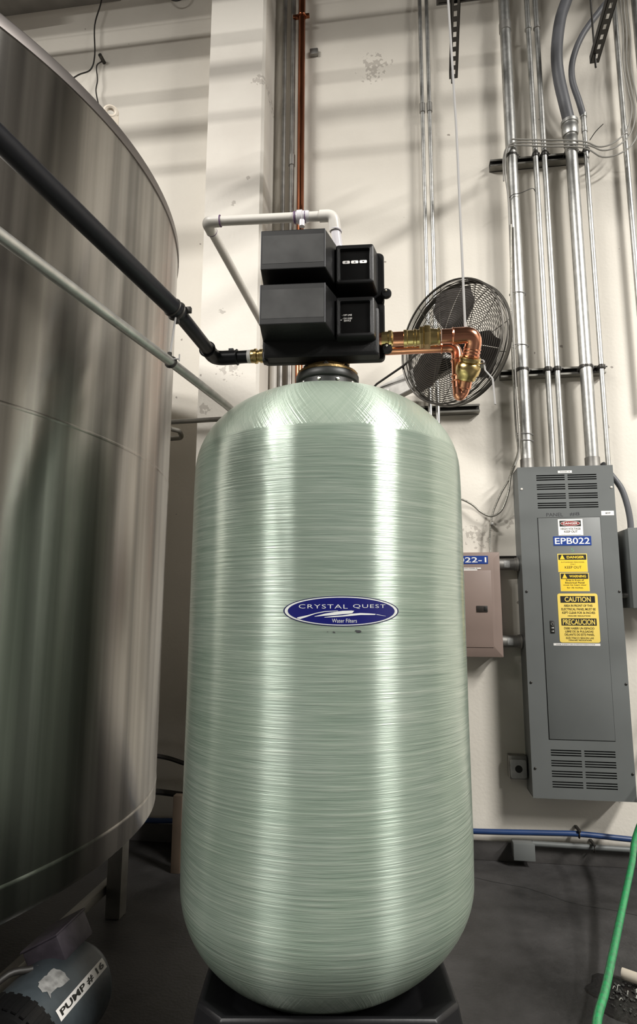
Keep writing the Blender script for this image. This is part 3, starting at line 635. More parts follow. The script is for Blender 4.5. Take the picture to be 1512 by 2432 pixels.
# cables
def cab(name, label, pts, r, m, cat='cable', group=None):
    o = tag(MB().sweep(smoothpts(pts, 6), r, 8).build(name, m), label, cat, group); return o
base = [(1.27, 3.12, 5.2), (1.255, 3.12, 4.489), (1.256, 3.12, 4.275), (1.243, 3.12, 4.094), (1.258, 3.12, 3.911), (1.265, 3.12, 3.783), (1.233, 3.12, 3.668), (1.161, 3.12, 3.600), (1.086, 3.12, 3.585), (1.003, 3.118, 3.625), (.81, 3.13, 3.664), (.64, 3.115, 3.675), (.592, 3.12, 3.63), (.586, 3.13, 3.479), (.594, 3.13, 3.328), (.588, 3.13, 2.798), (.586, 3.13, 2.338), (.588, 3.13, 1.984), (.562, 3.13, 1.887)]
cab('data_cable', 'grey cable looping at upper right, running over the strut and down to the armored cables', [(x, y, z) for x, y, z in base], .0042, M['cable'])
cab('data_cable', 'grey cable hanging lowest in the loop at upper right, ending behind the strut', [(x+(.022 if i < 8 else 0)-.01*(i > 8), y+.006, z-(.035 if 5 < i < 9 else .012)) for i, (x, y, z) in enumerate(base[:14])], .0042, M['cable'])
cab('data_cable', 'grey cable on the inner side of the loop at upper right', [(x-.018, y-.004, z+(.02 if i > 4 else 0)) for i, (x, y, z) in enumerate(base[:12])], .004, M['cable'])
cab('armored_cable', 'ribbed armored cable beside the thick conduit, dropping into the brown box', [(.600, 3.125, 3.2), (.578, 3.135, 2.6), (.578, 3.14, 2.1), (.582, 3.14, 1.95), (.545, 3.20, 1.84), (.50, 3.21, 1.76), (.458, 3.21, 1.665), (.444, 3.21, 1.60), (.436, 3.21, 1.52), (.436, 3.20, 1.45)], .0052, M['bx'])
cab('armored_cable', 'ribbed armored cable curling from the panel corner back behind the green tank', [(.590, 3.14, 2.3), (.590, 3.14, 2.0), (.555, 3.19, 1.87), (.535, 3.20, 1.76), (.50, 3.205, 1.675), (.45, 3.205, 1.645), (.40, 3.205, 1.665), (.35, 3.205, 1.71), (.28, 3.205, 1.74), (.15, 3.21, 1.74)], .0055, M['bx'])
tag(MB().box(.442, .456, 3.195, 3.25, 1.598, 1.612, .002).build('cable_clip', M['galvd']), 'tiny metal clip holding the armored cable above the brown box', 'clip')
tag(MB().sweep(smoothpts([(1.03, 3.13, 3.66), (1.06, 3.12, 3.70), (1.10, 3.12, 3.74)], 4), .0025, 6).build('cable_tie', M['wire']), 'black cable tie tail sticking up right of the upper strut', 'cable tie')
tag(MB().sweep(smoothpts([(.60, 3.13, 3.36), (.62, 3.125, 3.375), (.66, 3.125, 3.38), (.72, 3.13, 3.405), (.74, 3.15, 3.40)], 4), .002, 6).build('tie_wire', M['wire']), 'thin wire wrapped around the thick conduit below the upper strut', 'wire')
for z, wl in ((2.82, 'topmost of the four wire loops on the thick conduit'), (2.53, 'second wire loop from the top, above the lower strut, on the thick conduit'), (2.02, 'lowest wire loop, just above the grey panel, on the thick conduit'), (2.055, 'wire loop just above the lowest one on the thick conduit')):
    b = MB(); b.torus((0, 0, 0), .033, .0018, Matrix.Rotation(.1, 4, 'Y')); b.bm.verts.ensure_lookup_table()
    tag(b.build('tie_wire', M['rod'], xf=Matrix.Translation((.624, 3.165, z)) @ Matrix.Diagonal((1.25, 1, 1, 1))), wl, 'wire', 'wire loops on the thick conduit')
# thin black wires top left
cab('hanging_wire', 'thin black wire drooping above the stainless vessel at the top left', [(-1.85, 3.2, 5.3), (-1.859, 3.2, 5.047), (-1.894, 3.2, 4.863), (-1.88, 3.2, 4.645), (-1.901, 3.2, 4.541), (-1.95, 3.15, 4.46), (-2.0, 3.1, 4.36)], .0045, M['wire'], 'wire')
cab('hanging_wire', 'short dark wire dangling from a bolt to the lifting lug of the vessel', [(-1.842, 3.23, 4.625), (-1.862, 3.2, 4.56), (-1.85, 3.2, 4.46), (-1.855, 3.2, 4.38), (-1.80, 3.15, 4.22), (-1.7, 3.0, 4.0)], .004, M['wire'], 'wire')
tag(MB().cyl((-1.84, 3.19, 4.63), (-1.84, 3.25, 4.63), .012, 8).build('wall_bolt', M['strut']), 'small dark bolt in the wall where the wires meet, top left', 'bolt')
cab('hanging_wire', 'small wire loop dipping into view at the top edge left of the pilaster', [(-1.46, 3.2, 5.3), (-1.43, 3.2, 5.05), (-1.37, 3.2, 4.97), (-1.30, 3.2, 4.99), (-1.27, 3.2, 5.1), (-1.27, 3.2, 5.3)], .005, M['wire'], 'wire')
tag(MB().box(-.505, -.455, 3.225, 3.25, 4.49, 4.53, .004).build('conduit_strap', M['galvd']), 'small metal strap bracket on the wall right of the copper riser', 'bracket')

# ================================================================ overhead rack
def slot_strut(label, x, y0, y1, z, rot):
    t_ = thing('rack_strut', label, 'strut', (x, y1, z))
    L = y1-y0; w_ = .0205; b = MB()
    R_ = Matrix.Translation((x, y1, z)) @ Matrix.Rotation(rot, 4, 'Z')
    # bottom web with slots: two rails plus bridges
    b.box(-w_, -.007, -L, 0, 0, .0025); b.box(.007, w_, -L, 0, 0, .0025)
    n = int(L/.051)
    for i in range(n+1): b.box(-.0072, .0072, max(-L, -.051*i-.0235), -.051*i, 0, .0025)
    b.box(-w_, -w_+.0025, -L, 0, 0, .041); b.box(w_-.0025, w_, -L, 0, 0, .041)
    b.build('channel', M['strut'], t_, smooth=False, xf=R_)
    MB().cyl((-.010, -.05, -.07), (-.010, -.05, 2.5), .005, 8).build('threaded_rod', M['strut'], t_, xf=R_)
slot_strut('dark slotted strut with a thin rod at the top, above the fan', .290, 1.3, 2.76, 3.775, radians(-3))
slot_strut('slotted overhead rack strut with hanging rod at the upper right corner', .955, 1.3, 2.76, 3.775, radians(-3))
b = thing('cable_tray', 'dark overhead cable tray end just showing at the top edge, above the fan', 'tray', (.4, 2.4, 3.82))
MB().box(.19, .20, -3., 2.41, 3.820, 3.92, .001).build('side_rail', M['strut'], b)
MB().box(.59, .60, -3., 2.41, 3.820, 3.92, .001).build('side_rail', M['strut'], b)
MB().box(.20, .59, 2.40, 2.41, 3.820, 3.92, .001).build('end_plate', M['strut'], b)
for i in range(20): MB().box(.20, .59, 2.36-.26*i, 2.40-.26*i, 3.822, 3.84).build('rung', M['strut'], b, smooth=False)
for i, (y, z, r) in enumerate(((2.0, 4.95, .06), (1.75, 4.62, .035), (1.6, 5.25, .075), (1.4, 4.3, .025))):  # unseen pipes, placed and sized to cast soft shadow bands on the wall
    tag(MB().cyl((-6, y, z), (6, y, z), r, 20).build('overhead_pipe', M['beam']), ['large overhead pipe above the frame along the wall', 'medium overhead pipe above the frame', 'largest overhead pipe above the frame, highest', 'smallest overhead pipe above the frame, lowest'][i], 'pipe')

# ================================================================ electrical panel 8
PX0, PX1, PZ0, PZ1, PY = .568, 1.016, .326, 1.871, 3.10
pn = thing('electrical_panel', 'tall grey electrical panel with vents and yellow warning signs on the right wall', 'panel', (PX0, PY, PZ0))
b = MB()
b.box(PX0+.002, PX0+.004, PY+.002, 3.25, PZ0, PZ1); b.box(PX1-.004, PX1-.002, PY+.002, 3.25, PZ0, PZ1)
b.box(PX0+.002, PX1-.002, PY+.002, 3.25, PZ1-.003, PZ1); b.box(PX0+.002, PX1-.002, PY+.002, 3.25, PZ0, PZ0+.003); b.build('enclosure', M['pgrey'], pn, smooth=False)
MB().box(PX0+.006, PX1-.006, PY+.05, PY+.052, PZ0+.005, PZ1-.005).build('interior', M['pin'], pn, smooth=False)
# cover with vent slots and door opening
slots = []
for (zt, zb) in ((1.829, 1.661), (.540, .372)):
    rows = []
    gp = (zt-zb)/3.65
    for g_ in range(4):
        for s_ in range(3):
            z = zt-g_*gp-s_*.0108-.003; rows.append((z-.0028, z+.0028))
    slots.append(rows)
zs = sorted({PZ0, PZ1}|{z for rw in slots for r in rw for z in r}|{.586, 1.615})
XS = [PX0, .655, .657, .788, .802, .935, .94, PX1]
XS = [PX0, .656, .790, .803, .938, PX1]
rows = [r for rw in slots for r in rw]
b = MB(); G = {}
def gv(x, z, y):
    key = (round(x, 5), round(z, 5), y)
    if key not in G: G[key] = b.bm.verts.new((x, y, z))
    return G[key]
solid = {}
for i in range(len(XS)-1):
    for j in range(len(zs)-1):
        zm = (zs[j]+zs[j+1])/2; hole = (i in (1, 3)) and any(r[0] < zm < r[1] for r in rows)
        solid[i, j] = not hole
for (i, j), s_ in solid.items():
    if not s_: continue
    for y in (PY, PY+.003):
        b.bm.faces.new([gv(XS[i], zs[j], y), gv(XS[i+1], zs[j], y), gv(XS[i+1], zs[j+1], y), gv(XS[i], zs[j+1], y)])
    for di, dj, pa, pb in ((-1, 0, (i, j), (i, j+1)), (1, 0, (i+1, j), (i+1, j+1)), (0, -1, (i, j), (i+1, j)), (0, 1, (i, j+1), (i+1, j+1))):
        if not solid.get((i+di, j+dj), False):
            q = [gv(XS[pa[0]], zs[pa[1]], PY), gv(XS[pb[0]], zs[pb[1]], PY), gv(XS[pb[0]], zs[pb[1]], PY+.003), gv(XS[pa[0]], zs[pa[1]], PY+.003)]
            try: b.bm.faces.new(q)
            except ValueError: pass
cover = b.build('cover', M['pgrey'], pn, smooth=False)
b = MB()
for z0, z1, x0, x1 in ((.584, 1.617, .6505, .6535), (.584, 1.617, .9405, .942)): b.box(x0, x1, PY-.0006, PY, z0, z1)
b.box(.6505, .942, PY-.0006, PY, .583, .586); b.box(.6505, .942, PY-.0006, PY, 1.6155, 1.6175); b.build('door_gap', M['pin'], cover, smooth=False)
door = MB().box(.6535, .9405, PY-.003, PY, .586, 1.6155, .0012).build('door', M['pgrey'], pn)
lk = MB().box(.683, .702, PY-.006, PY-.003, 1.066, 1.124, .001).build('lock', M['black'], pn)
b = MB(); b.torus((.6925, PY-.0075, 1.108), .0055, .0016, Matrix.Rotation(pi/2, 4, 'X'), 20, 6); b.box(.687, .698, PY-.008, PY-.006, 1.086, 1.093, .0005); b.box(.687, .698, PY-.008, PY-.006, 1.072, 1.077, .0005); b.build('latch_slide', M['galv'], lk)
for x, z in ((.584, 1.761), (1.003, 1.761), (.584, 1.261), (1.005, 1.261), (.584, .838), (1.005, .838), (.584, .455), (1.006, .445)):
    b = MB(); b.axlathe([(0, 0), (.006, 0), (.0055, .0025), (.003, .004), (0, .0042)], (x, PY, z), (0, -1, 0), 14); b.build('screw', M['condp'] if z > 1.7 else M['strut'], pn)
YS = PY-.003
def sticker(name, parent, x0, x1, z0, z1, m, y=YS, r=.0005, th=.0006, label=None):
    b = MB(); b.quads([rr(x0, x1, z0, z1, y, r, 3), rr(x0, x1, z0, z1, y-th, r, 3)]); o = b.build(name, m, parent, ang=30)
    if label: o['label'] = label
    return o
def pf(y): return lambda x, z: Vector((x, y, z))
def lines(parent, name, m, y, items, bold=0., extra=None):
    b = MB()
    for (s_, x0, x1, z0, z1) in items: put_text(b, s_, x0, x1, z0, z1, pf(y), bold)
    if extra: extra(b)
    return b.build(name, m, parent, smooth=False)
# white danger sign
s1 = sticker('danger_sign', pn, .745, .859, 1.529, 1.608, M['whites'], label='white sticker with red oval reading DANGER HIGH VOLTAGE KEEP OUT')
sticker('header', s1, .7525, .8505, 1.5725, 1.601, M['black'], YS-.0006)
b = MB(); ellipse(b, .8015, 1.5868, .0455, .0125, pf(YS-.0014), 1, 48); b.build('oval_rim', M['whites'], s1, smooth=False)
b = MB(); ellipse(b, .8015, 1.5868, .0435, .0110, pf(YS-.0018), 1, 48); b.build('oval', M['red'], s1, smooth=False)
lines(s1, 'heading', M['whites'], YS-.0022, [('DANGER', .768, .835, 1.5815, 1.5925)], .02)
lines(s1, 'lettering', M['black'], YS-.001, [('HIGH VOLTAGE', .757, .848, 1.5560, 1.5660), ('KEEP OUT', .772, .833, 1.5420, 1.5520), ('Authorized personnel only', .758, .848, 1.5315, 1.5335)], .01)
s2 = sticker('blue_label', pn, .719, .893, 1.480, 1.525, M['blue'], YS-.001, label='blue label reading EPB022')
lines(s2, 'lettering', M['white'], YS-.002, [('EPB022', .726, .886, 1.487, 1.5175)], .01)
lines(pn, 'green_mark', M['greenink'], YS-.0004, [('5', .797, .812, 1.450, 1.466)], -.01)
def tri(cx, cz, s_, y, mb):
    mb.bm.faces.new([mb.bm.verts.new((cx+a*s_, y, cz+c_*s_)) for a, c_ in ((-1, -.85), (1, -.85), (.12, .95), (-.12, .95))])
for (x0, x1, z0, z1, word, ls, lb) in ((.734, .869, 1.353, 1.4405, 'DANGER', [('AUTHORIZED PERSONNEL', .748, .856, 1.3975, 1.4025), ('ONLY', .791, .815, 1.3875, 1.3925), ('KEEP OUT', .765, .841, 1.3695, 1.3815)], 'yellow sticker with warning triangle reading DANGER'),
                                   (.740, .872, 1.262, 1.3495, 'WARNING', [('Area in front of', .765, .848, 1.3105, 1.3185), ('Electrical Panel', .763, .850, 1.2985, 1.3065), ('must be kept clear', .754, .859, 1.2870, 1.2945), ('for 36 Inches.', .769, .844, 1.2755, 1.2825)], 'yellow sticker with warning triangle reading WARNING')):
    s3 = sticker('warning_sticker', pn, x0, x1, z0, z1, M['yellow2'], label=lb)
    sticker('field', s3, x0+.004, x1-.004, z0+.003, z1-.028, M['yellow'], YS-.0006, th=.0002)
    sticker('header', s3, x0+.004, x1-.004, z1-.029, z1-.004, M['black'], YS-.0006)
    b = MB(); tri(x0+.0215, z1-.0165, .0115, YS-.0014, b); put_text(b, word, x0+.042, x1-.013, z1-.023, z1-.0105, pf(YS-.0014), .03); b.build('heading', M['yellow'], s3, smooth=False)
    lines(s3, 'lettering', M['black'], YS-.0012, ls+[('!', x0+.0203, x0+.0227, z1-.024, z1-.011)], .012 if word == 'WARNING' else .0)
s4 = sticker('caution_sign', pn, .723, .9045, 1.023, 1.2515, M['yellow2'], YS, .010, .001, label='large yellow bilingual sign reading CAUTION and PRECAUCION')
sticker('header', s4, .736, .892, 1.208, 1.2395, M['black'], YS-.001); sticker('header', s4, .735, .893, 1.102, 1.135, M['black'], YS-.001)
lines(s4, 'heading', M['yellow2'], YS-.002, [('CAUTION', .755, .873, 1.2125, 1.236), ('PRECAUCION', .741, .886, 1.1055, 1.131)], .02)
lines(s4, 'lettering', M['black'], YS-.0015, [('AREA IN FRONT OF THIS', .750, .879, 1.189, 1.200), ('ELECTRICAL PANEL MUST BE', .738, .892, 1.1725, 1.1835), ('KEPT CLEAR FOR 36 INCHES', .741, .889, 1.156, 1.167), ('OSHA-NEC REGULATIONS', .765, .867, 1.1435, 1.150),
    ('DEBE HABER UN ESPACIO', .746, .881, 1.084, 1.094), ('LIBRE DE 36 PULGADAS', .750, .876, 1.0695, 1.0795), ('DELANTE DE ESTE PANEL', .747, .880, 1.055, 1.065), ('EL\u00c9CTRICO SEG\u00daN LAS', .752, .876, 1.0400, 1.0505), ('OSHA-NEC REGULATIONS', .763, .866, 1.031, 1.037)], .014)
s5 = sticker('label_strip', pn, .694, .903, 1.009, 1.0195, M['whites'], label='long thin white label strip under the caution sign')
lines(s5, 'lettering', M['flex'], YS-.001, [('PANEL 8 EPB022 SEE SCHEDULE INSIDE DOOR', .706, .88, 1.012, 1.0165)])
s6 = sticker('label_strip', pn, .759, .825, 1.837, 1.849, M['whites'], PY, label='small white label at the panel top'); lines(s6, 'lettering', M['ink'], PY-.001, [('PANEL 8', .770, .815, 1.841, 1.8455)])
s7 = sticker('label_strip', pn, .948, 1.006, 1.624, 1.646, M['whites'], PY, label='small white label right of the door'); lines(s7, 'lettering', M['ink'], PY-.001, [('80YP', .967, .990, 1.631, 1.6385)], .02)
lines(pn, 'marker_writing', M['ink'], PY-.0004, [('PANEL', .694, .772, 1.623, 1.640), ('#8', .802, .848, 1.624, 1.642)], .004)

# ================================================================ brown breaker box and neighbours
bx = thing('breaker_box', 'brown breaker box with a blue label, half hidden behind the green tank', 'panel', (.1, 3.13, .95))
MB().box(.065, .462, 3.150, 3.25, .965, 1.440, .002).build('enclosure', M['brown'], bx)
b = MB(); b.quads([rr(.052, .470, .949, 1.455, 3.150, .003), rr(.052, .470, .949, 1.455, 3.142, .003), rr(.085, .438, .985, 1.422, 3.130, .003)]); b.build('cover', M['brown'], bx, ang=20)
MB().box(.09, .425, 3.1265, 3.131, .995, 1.365, .0015).build('door', M['brown'], bx)
hd = MB().box(.350, .402, 3.123, 3.1266, 1.163, 1.193, .001).build('door_latch', M['dark'], bx)
MB().box(.385, .398, 3.1215, 3.123, 1.169, 1.189, .0005).build('latch_slide', M['black'], hd)
for z in (1.350, 1.055):
    b = MB(); b.axlathe([(0, 0), (.0045, 0), (.003, .002), (0, .0022)], (.452, 3.142, z), (0, -1, .0), 12); b.build('screw', M['black'], bx)
s8 = sticker('blue_label', bx, .165, .413, 1.397, 1.437, M['blue'], 3.129, label='blue label reading EPB022-1'); lines(s8, 'lettering', M['white'], 3.1275, [('EPB022-1', .172, .405, 1.404, 1.430)], .01)
s9 = sticker('label_strip', bx, .15, .378, 1.372, 1.379, M['whites'], 3.129, label='thin white label strip'); sticker('label_strip', bx, .15, .360, 1.3625, 1.3705, M['whites'], 3.129); 
lines(s9, 'lettering', M['ink'], 3.1279, [('SUB PANEL EPB022-1 FED FROM PANEL 8', .16, .36, 1.3735, 1.3775)])
for i, z in enumerate((1.398, 1.022)):
    n_ = thing('conduit_nipple', ['upper', 'lower'][i]+' short thick conduit nipple joining the brown box to the grey panel', 'conduit', (.47, 3.2, z))
    MB().cyl((.460, 3.19, z), (.570, 3.19, z), .029, 24).build('pipe_run', M['galvd'], n_)
    b = MB(); b.axlathe([(.03, 0), (.034, .002), (.034, .010), (.036, .012), (.036, .018), (.03, .02)], (.548, 3.19, z), (1, 0, 0), 10); b.build('locknut', M['galvd'], n_)
    b = MB(); L_ = []
    for k_ in range(9):
        a = radians(-35+70*k_/8); L_.append([Vector((x, 3.19-.0298*cos(a), z+.0298*sin(a))) for x in (.495, .522)])
    for q0, q1 in zip(L_, L_[1:]): b.bm.faces.new([b.bm.verts.new(v_) for v_ in (q0[0], q0[1], q1[1], q1[0])])
    b.build('paper_label', M['dull'], n_)
tag(MB().box(.465, .565, 3.215, 3.25, 1.434, 1.443, .001).build('mounting_strip', M['strut']), 'dark strip on the wall above the upper conduit nipple', 'strip')
# receptacle
rc = thing('receptacle_box', 'small metal outlet box with round black socket, lower left of the grey panel', 'outlet', (.52, 3.2, .43))
MB().box(.482, .566, 3.195, 3.25, .380, .487, .004).build('box', M['galvd'], rc)
b = MB(); b.quads([rr(.487, .562, .385, .472, 3.195, .010), rr(.488, .561, .386, .471, 3.190, .010)]); b.build('face_plate', M['galv'], rc)
b = MB(); b.axlathe([(0, 0), (.017, 0), (.0165, .003), (0, .0035)], (.5255, 3.190, .428), (0, -1, 0), 28); b.build('socket', M['black'], rc)
# wire trough / curb box with conduit
jb = thing('junction_box', 'small grey junction box at floor level under the blue hose', 'box', (.52, 3.2, .05))
MB().box(.482, .575, 3.165, 3.235, .035, .105, .004).build('box', M['pgrey'], jb); MB().box(.480, .577, 3.160, 3.166, .033, .107, .003).build('lid', M['pgrey'], jb)
cd = tag(MB().sweep([(.575, 3.215, .093), (1.0, 3.215, .088), (3.5, 3.215, .083)], .0125, 14).build('floor_conduit', M['pgrey']), 'thin grey conduit running right from the junction box along the curb', 'conduit')
# disconnect box at right edge
rb = thing('disconnect_box', 'grey switch box at the right edge, beside the tall grey panel', 'box', (1.15, 3.1, 1.2))
MB().box(1.062, 1.33, 3.10, 3.25, 1.185, 1.560, .003).build('enclosure', M['pgrey'], rb); MB().box(1.060, 1.332, 3.092, 3.101, 1.183, 1.562, .003).build('cover', M['pgrey'], rb)
b = MB(); b.cyl((1.062, 3.17, 1.245), (1.040, 3.17, 1.245), .012, 14); b.sphere((1.036, 3.168, 1.245), .013); b.build('knob', M['galvd'], rb)
tag(MB().sweep(smoothpts([(1.0, 3.2, 1.90), (1.03, 3.17, 1.835), (1.068, 3.16, 1.765), (1.090, 3.16, 1.68), (1.100, 3.165, 1.60), (1.10, 3.17, 1.55)]), .0145, 14).build('flexible_conduit', M['flex']), 'grey flexible conduit curving from behind the grey panel down to the switch box', 'conduit')
# blue hose on the wall, clips
tag(MB().sweep(smoothpts([(-2.2, 3.2, .10), (-1.32, 3.2, .113), (-1.10, 3.2, .11), (-1.0, 2.93, .11), (-.7, 2.93, .12), (-.62, 3.2, .125), (.279, 3.2, .138), (.644, 3.2, .147), (.794, 3.2, .149), (1.036, 3.2, .136), (1.6, 3.2, .11), (3, 3.2, .12)]), .0125, 14).build('blue_hose', M['bluehose']), 'blue hose running along the wall just above the curb', 'hose')
for x, z, g_ in ((.783, .165, 0), (.845, .108, 1)):
    b = MB(); b.box(x-.006, x+.006, 3.18, 3.25, z-.004, z+.008, .002); b.torus((x, 3.2, z-.018), .015, .003, Matrix.Rotation(pi/2, 4, 'Y'), 20, 6)
    tag(b.build('hose_clip', M['wire']), ['black clip holding the blue hose to the wall', 'black clip holding the floor conduit at the curb'][g_], 'clip')
# behind: bent dark conduit left of the tank
tag(MB().sweep(fillet([(-1.5, 3.12, 2.078), (-1.165, 3.10, 2.083), (-1.165, 3.05, 2.107), (-1.20, 3.0, 2.107), (-1.20, 2.93, 2.118), (-.6, 2.90, 2.12)], .03, 6), .0125, 14).build('bent_conduit', M['strutg']), 'dark bent pipe jogging between the stainless vessel and the green tank', 'pipe')
cab('low_pipe', 'upper of two dark low pipes between the stainless vessel and the green tank', [(-1.6, 3.1, .47), (-1.24, 3.1, .450), (-1.10, 3.1, .421), (-1.06, 3.1, .41)], .011, M['strut'], 'pipe')
cab('low_pipe', 'lower of two dark low pipes between the stainless vessel and the green tank', [(-1.6, 3.1, .29), (-1.24, 3.1, .281), (-1.10, 3.1, .271), (-1.06, 3.1, .27)], .015, M['strut'], 'pipe')
tag(MB().box(-1.06, -1.018, 2.88, 2.92, 0, .33, .002).build('timber_post', M['tan']), 'short tan timber post in the shadow left behind the green tank', 'post')

# ================================================================ wall fan
fc = Vector((.256, 2.85, 2.427)); az = radians(227.9); n_ = Vector((cos(az), sin(az), -.04)).normalized(); u_ = n_.cross(Vector((0, 0, 1))).normalized()*-1; v_ = n_.cross(u_)
if v_.z < 0: v_ = -v_; u_ = v_.cross(n_)
FM = Matrix(((u_.x, v_.x, n_.x, fc.x), (u_.y, v_.y, n_.y, fc.y), (u_.z, v_.z, n_.z, fc.z), (0, 0, 0, 1)))
f = thing('wall_fan', 'round black wall-mounted cage fan on the wall right of the control valve', 'fan', tuple(fc))
FR = .298
b = MB(); b.torus((0, 0, .035), FR-.004, .005, n=72); b.torus((0, 0, -.035), FR-.004, .005, n=72); b.torus((0, 0, 0), FR-.002, .003, n=72); b.lathe([(FR-.003, -.034), (FR-.001, -.034), (FR-.001, -.012), (FR-.003, -.012)], n=72, capends=False); b.build('rim', M['fanrim'], f, xf=FM)
def guard(sgn, name):
    b = MB(); N = 27
    def zf(q): return sgn*(.035+.050*(1-q**2.2))
    for i in range(N):
        q = (.16+.84*i/(N-1)); b.torus((0, 0, zf(q)), FR*.985*q, .0017, n=64, m=4)
    for k_ in range(12):
        a = 2*pi*k_/12+.1; b.sweep([Vector((FR*.985*q*cos(a), FR*.985*q*sin(a), zf(q)-sgn*.002)) for q in [.14+.86*j/8 for j in range(9)]], .0018, 5)
    o = b.build(name, M['fan'], f, xf=FM); o['kind'] = 'stuff'
    b = MB(); b.lathe([(0, zf(.14)-.003), (.045, zf(.14)-.003), (.045, zf(.14)+.002), (0, zf(.14)+.004)], n=24); b.build('guard_badge', M['fanrim'], f, xf=FM)
guard(1, 'front_guard'); guard(-1, 'rear_guard')
for k_ in range(3):
    b = MB(); a0 = radians(86+120*k_); gr = []
    for i in range(9):
        q = i/8; r = .05+q*.225; half = radians(10+22*sin(pi*min(1, q*.62+.18))) * (.8 if q > .85 else 1)
        gr.append([Vector((r*cos(a0+half*s_), r*sin(a0+half*s_), .028*s_*(1-.35*q))) for s_ in (-1, -.5, 0, .5, 1)])
    G2_ = [[b.bm.verts.new(p_) for p_ in row] for row in gr]
    for i in range(8):
        for j in range(4): b.bm.faces.new((G2_[i][j], G2_[i][j+1], G2_[i+1][j+1], G2_[i+1][j]))
    bmesh.ops.solidify(b.bm, geom=b.bm.faces[:], thickness=.003); b.build('blade', M['blade'], f, xf=FM)
b = MB(); b.lathe([(0, .03), (.05, .028), (.055, 0), (.055, -.03), (0, -.03)], n=28); b.build('hub', M['blade'], f, xf=FM)
b = MB(); b.lathe([(0, -.06), (.06, -.062), (.068, -.075), (.068, -.14), (.055, -.155), (0, -.158)], n=28); b.build('motor', M['fanrim'], f, xf=FM)
# steel arm of the fan
a0_, a1_ = Vector((-.16, 3.20, 2.27)), Vector((.30, 2.96, 2.41)); dd = (a1_-a0_); L = dd.length; q_ = dd.to_track_quat('X', 'Z').to_matrix().to_4x4()
b = MB(); b.box(0, L, -.022, .022, -.05, -.046); b.box(0, L, -.024, -.020, -.048, .048); b.box(0, L, -.022, .022, .046, .050); arm = b.build('arm', M['galvd'], f, smooth=False, xf=Matrix.Translation(a0_) @ q_)
b = MB()
for q in (.24, .60): b.cyl((L*q, -.026, .005), (L*q, -.020, .005), .008, 14)
b.build('arm_bolt', M['whites'], arm, xf=Matrix.Translation(a0_) @ q_)
MB().box(-.20, -.10, 3.195, 3.25, 2.18, 2.34, .003).build('wall_bracket', M['galvd'], f)
MB().sweep([(-.17, 3.15, 2.305), (-.12, 3.12, 2.345), (.02, 3.0, 2.39), (.10, 2.95, 2.44)], .006, 8).build('power_cord', M['wire'], f)

# ================================================================ green hose, drain, pump
tag(MB().sweep(smoothpts([(.33, 1.3, .012), (.42, 1.65, .02), (.492, 1.95, .050), (.579, 2.15, .062), (.717, 2.45, .112), (.865, 2.75, .195), (.955, 2.93, .262), (1.15, 3.05, .55), (1.35, 3.1, 1.0)]), .0125, 16).build('garden_hose', M['green']), 'bright green hose stretched diagonally across the lower right corner', 'hose')
dr = thing('floor_drain', 'broken dark floor drain hole full of debris at the lower right corner', 'drain', (.65, 2.2, 0))
b = MB(); N = 40; ring = []
for k_ in range(N):
    a = 2*pi*k_/N; r = 1+.16*sin(3*a+1)+.10*sin(7*a)+.05*random.random(); ring.append(Vector((.685+.135*r*cos(a), 2.205+.115*r*sin(a), .002)))
b.bm.faces.new([b.bm.verts.new(p_) for p_ in ring]); b.quads([[p_*1 for p_ in ring], [Vector((.685+(p_.x-.685)*1.05, 2.205+(p_.y-2.205)*1.05, .0005)) for p_ in ring]], cap=False); b.build('pit', M['hole'], dr, smooth=False)
b = MB()
for k_ in range(230):
    a = random.random()*2*pi; r = sqrt(random.random())*.11; s_ = .0012+.0042*random.random()**3
    q = bmesh.ops.create_icosphere(b.bm, subdivisions=1, radius=s_); bmesh.ops.transform(b.bm, matrix=Matrix.Translation((.69+r*cos(a), 2.20+r*.8*sin(a), .003+s_*.4)) @ Matrix.Diagonal((1, 1.4, .6, 1)), verts=q['verts'])
o = b.build('gravel', M['debris'], dr); o['kind'] = 'stuff'
b = MB()
for k_ in range(12):
    a = random.random()*2*pi; r = random.random()*.09; x, y = .68+r*cos(a), 2.21+r*sin(a)*.8; d = Vector((random.uniform(-1, 1), random.uniform(-1, 1), 0)).normalized()*random.uniform(.01, .035)
    b.sweep(smoothpts([(x, y, .008), (x+d.x*.5, y+d.y*.6, .016), (x+d.x, y+d.y, .01)], 3), .0009, 5)
o = b.build('strands', M['straw'], dr); o['kind'] = 'stuff'
tag(MB().cyl((.672, 2.305, .022), (.86, 2.19, .020), .0165, 20).build('pipe_offcut', M['cap']), 'short cream pipe end sticking into view over the drain, lower right', 'pipe')

pm = thing('pump_motor', 'blue grey pump motor with a white PUMP # 16 strip, lower left floor', 'pump', (-.93, 1.62, 0))
mc = Vector((-.935, 0, .135)); MR = .118
b = MB(); b.axlathe([(0, 0), (MR*.9, 0), (MR, .012), (MR, .29), (MR*.98, .305), (MR*.82, .335), (MR*.5, .35), (0, .352)], (mc.x, 1.50, mc.z), (0, 1, 0), 48); b.build('motor_body', M['motor'], pm)
b = MB()
b.axlathe([(0, 0), (MR*.8, 0), (MR*1.12, .02), (MR*1.17, .05), (MR*1.17, .085), (MR, .09), (0, .09)], (mc.x, 1.425, mc.z), (0, 1, 0), 48); b.build('fan_cowl', M['blackpl'], pm)
b = MB()
for k_ in range(40):
    a = 2*pi*k_/40; c_ = Vector((mc.x+cos(a)*MR*1.17, 1.425, mc.z+sin(a)*MR*1.17)); b.box(c_.x-.002, c_.x+.002, 1.455, 1.512, c_.z-.006, c_.z+.006, rot=Matrix.Rotation(-a, 4, 'Y'))
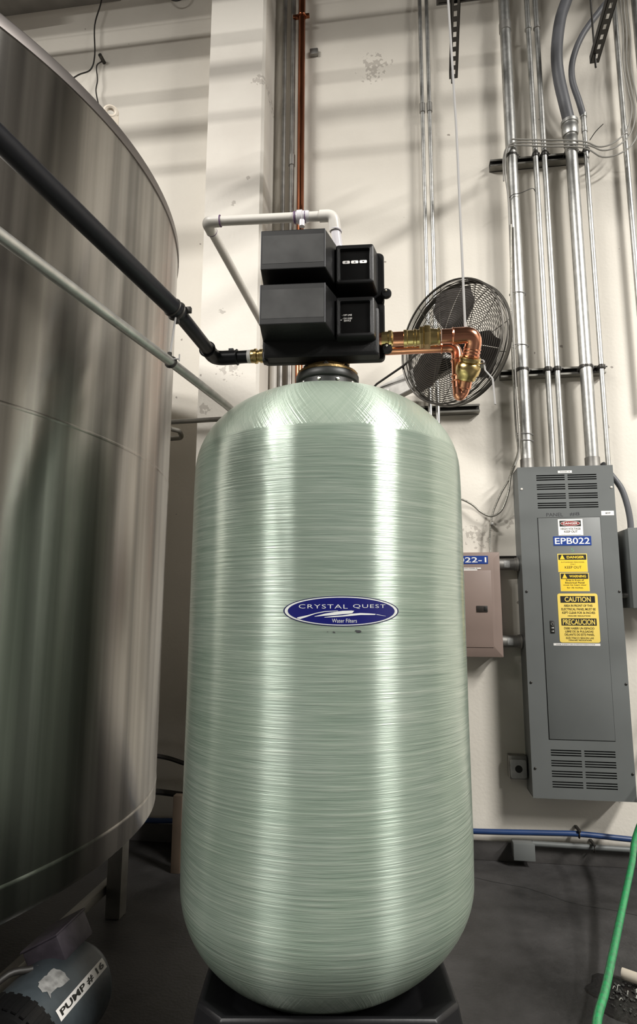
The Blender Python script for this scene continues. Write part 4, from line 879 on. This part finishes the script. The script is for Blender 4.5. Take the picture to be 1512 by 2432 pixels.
b.build('cowl_ribs', M['blackpl'], pm, smooth=False)
MB().box(-1.03, -.84, 1.50, 1.78, 0, .025, .003).build('foot', M['motor'], pm)
RB = Matrix.Translation((-.968, 1.775, .252)) @ Matrix.Rotation(radians(-28), 4, 'Y')
bb = MB().box(-.055, .055, -.075, .075, -.035, .035, .008).build('terminal_box', M['motorbox'], pm, xf=RB)
MB().box(-.058, .058, -.078, .078, .033, .04, .004).build('lid', M['motorbox'], bb, xf=RB)
MB().axlathe([(0, 0), (.014, 0), (.014, .022), (.011, .028), (0, .028)], (-.955, 1.685, .225), (-.35, -.6, .45), 14).build('cable_gland', M['cap'], pm)
def onmotor(a_deg, off):
    # x = along the axis, z = around it
    def fn(x, z):
        a = radians(a_deg)+z/MR; return Vector((mc.x+(MR+off)*cos(a), x, mc.z+(MR+off)*sin(a)))
    return fn
def patch(name, m, x0, x1, z0, z1, fn, parent, ragged=0):
    b = MB(); n1 = 8; n2 = 6
    V = [[b.bm.verts.new(fn(x0+(x1-x0)*i/n1+(random.uniform(-1, 1)*ragged if j in (0, n2) or i in (0, n1) else 0), z0+(z1-z0)*j/n2+(random.uniform(-1, 1)*ragged if j in (0, n2) else 0))) for j in range(n2+1)] for i in range(n1+1)]
    for i in range(n1):
        for j in range(n2): b.bm.faces.new((V[i][j], V[i+1][j], V[i+1][j+1], V[i][j+1]))
    return b.build(name, m, parent)
st = patch('label_strip', M['whites'], 1.558, 1.792, -.0135, .0135, onmotor(36, .001), pm)
b = MB(); put_text(b, 'PUMP # 16', 1.568, 1.782, -.0085, .0085, onmotor(36, .0018), .03); b.build('lettering', M['black'], st, smooth=False)
patch('worn_nameplate', M['dull'], 1.575, 1.660, -.022, .024, onmotor(68, .001), pm, .006)
tag(MB().sweep(smoothpts([(-.972, 1.655, .248), (-1.02, 1.60, .25), (-1.08, 1.50, .17), (-1.1, 1.3, .10), (-1.1, 1.0, .05)]), .009, 12).build('motor_cord', M['wire']), 'dark thick cord leaving the cream gland of the pump motor', 'cord')
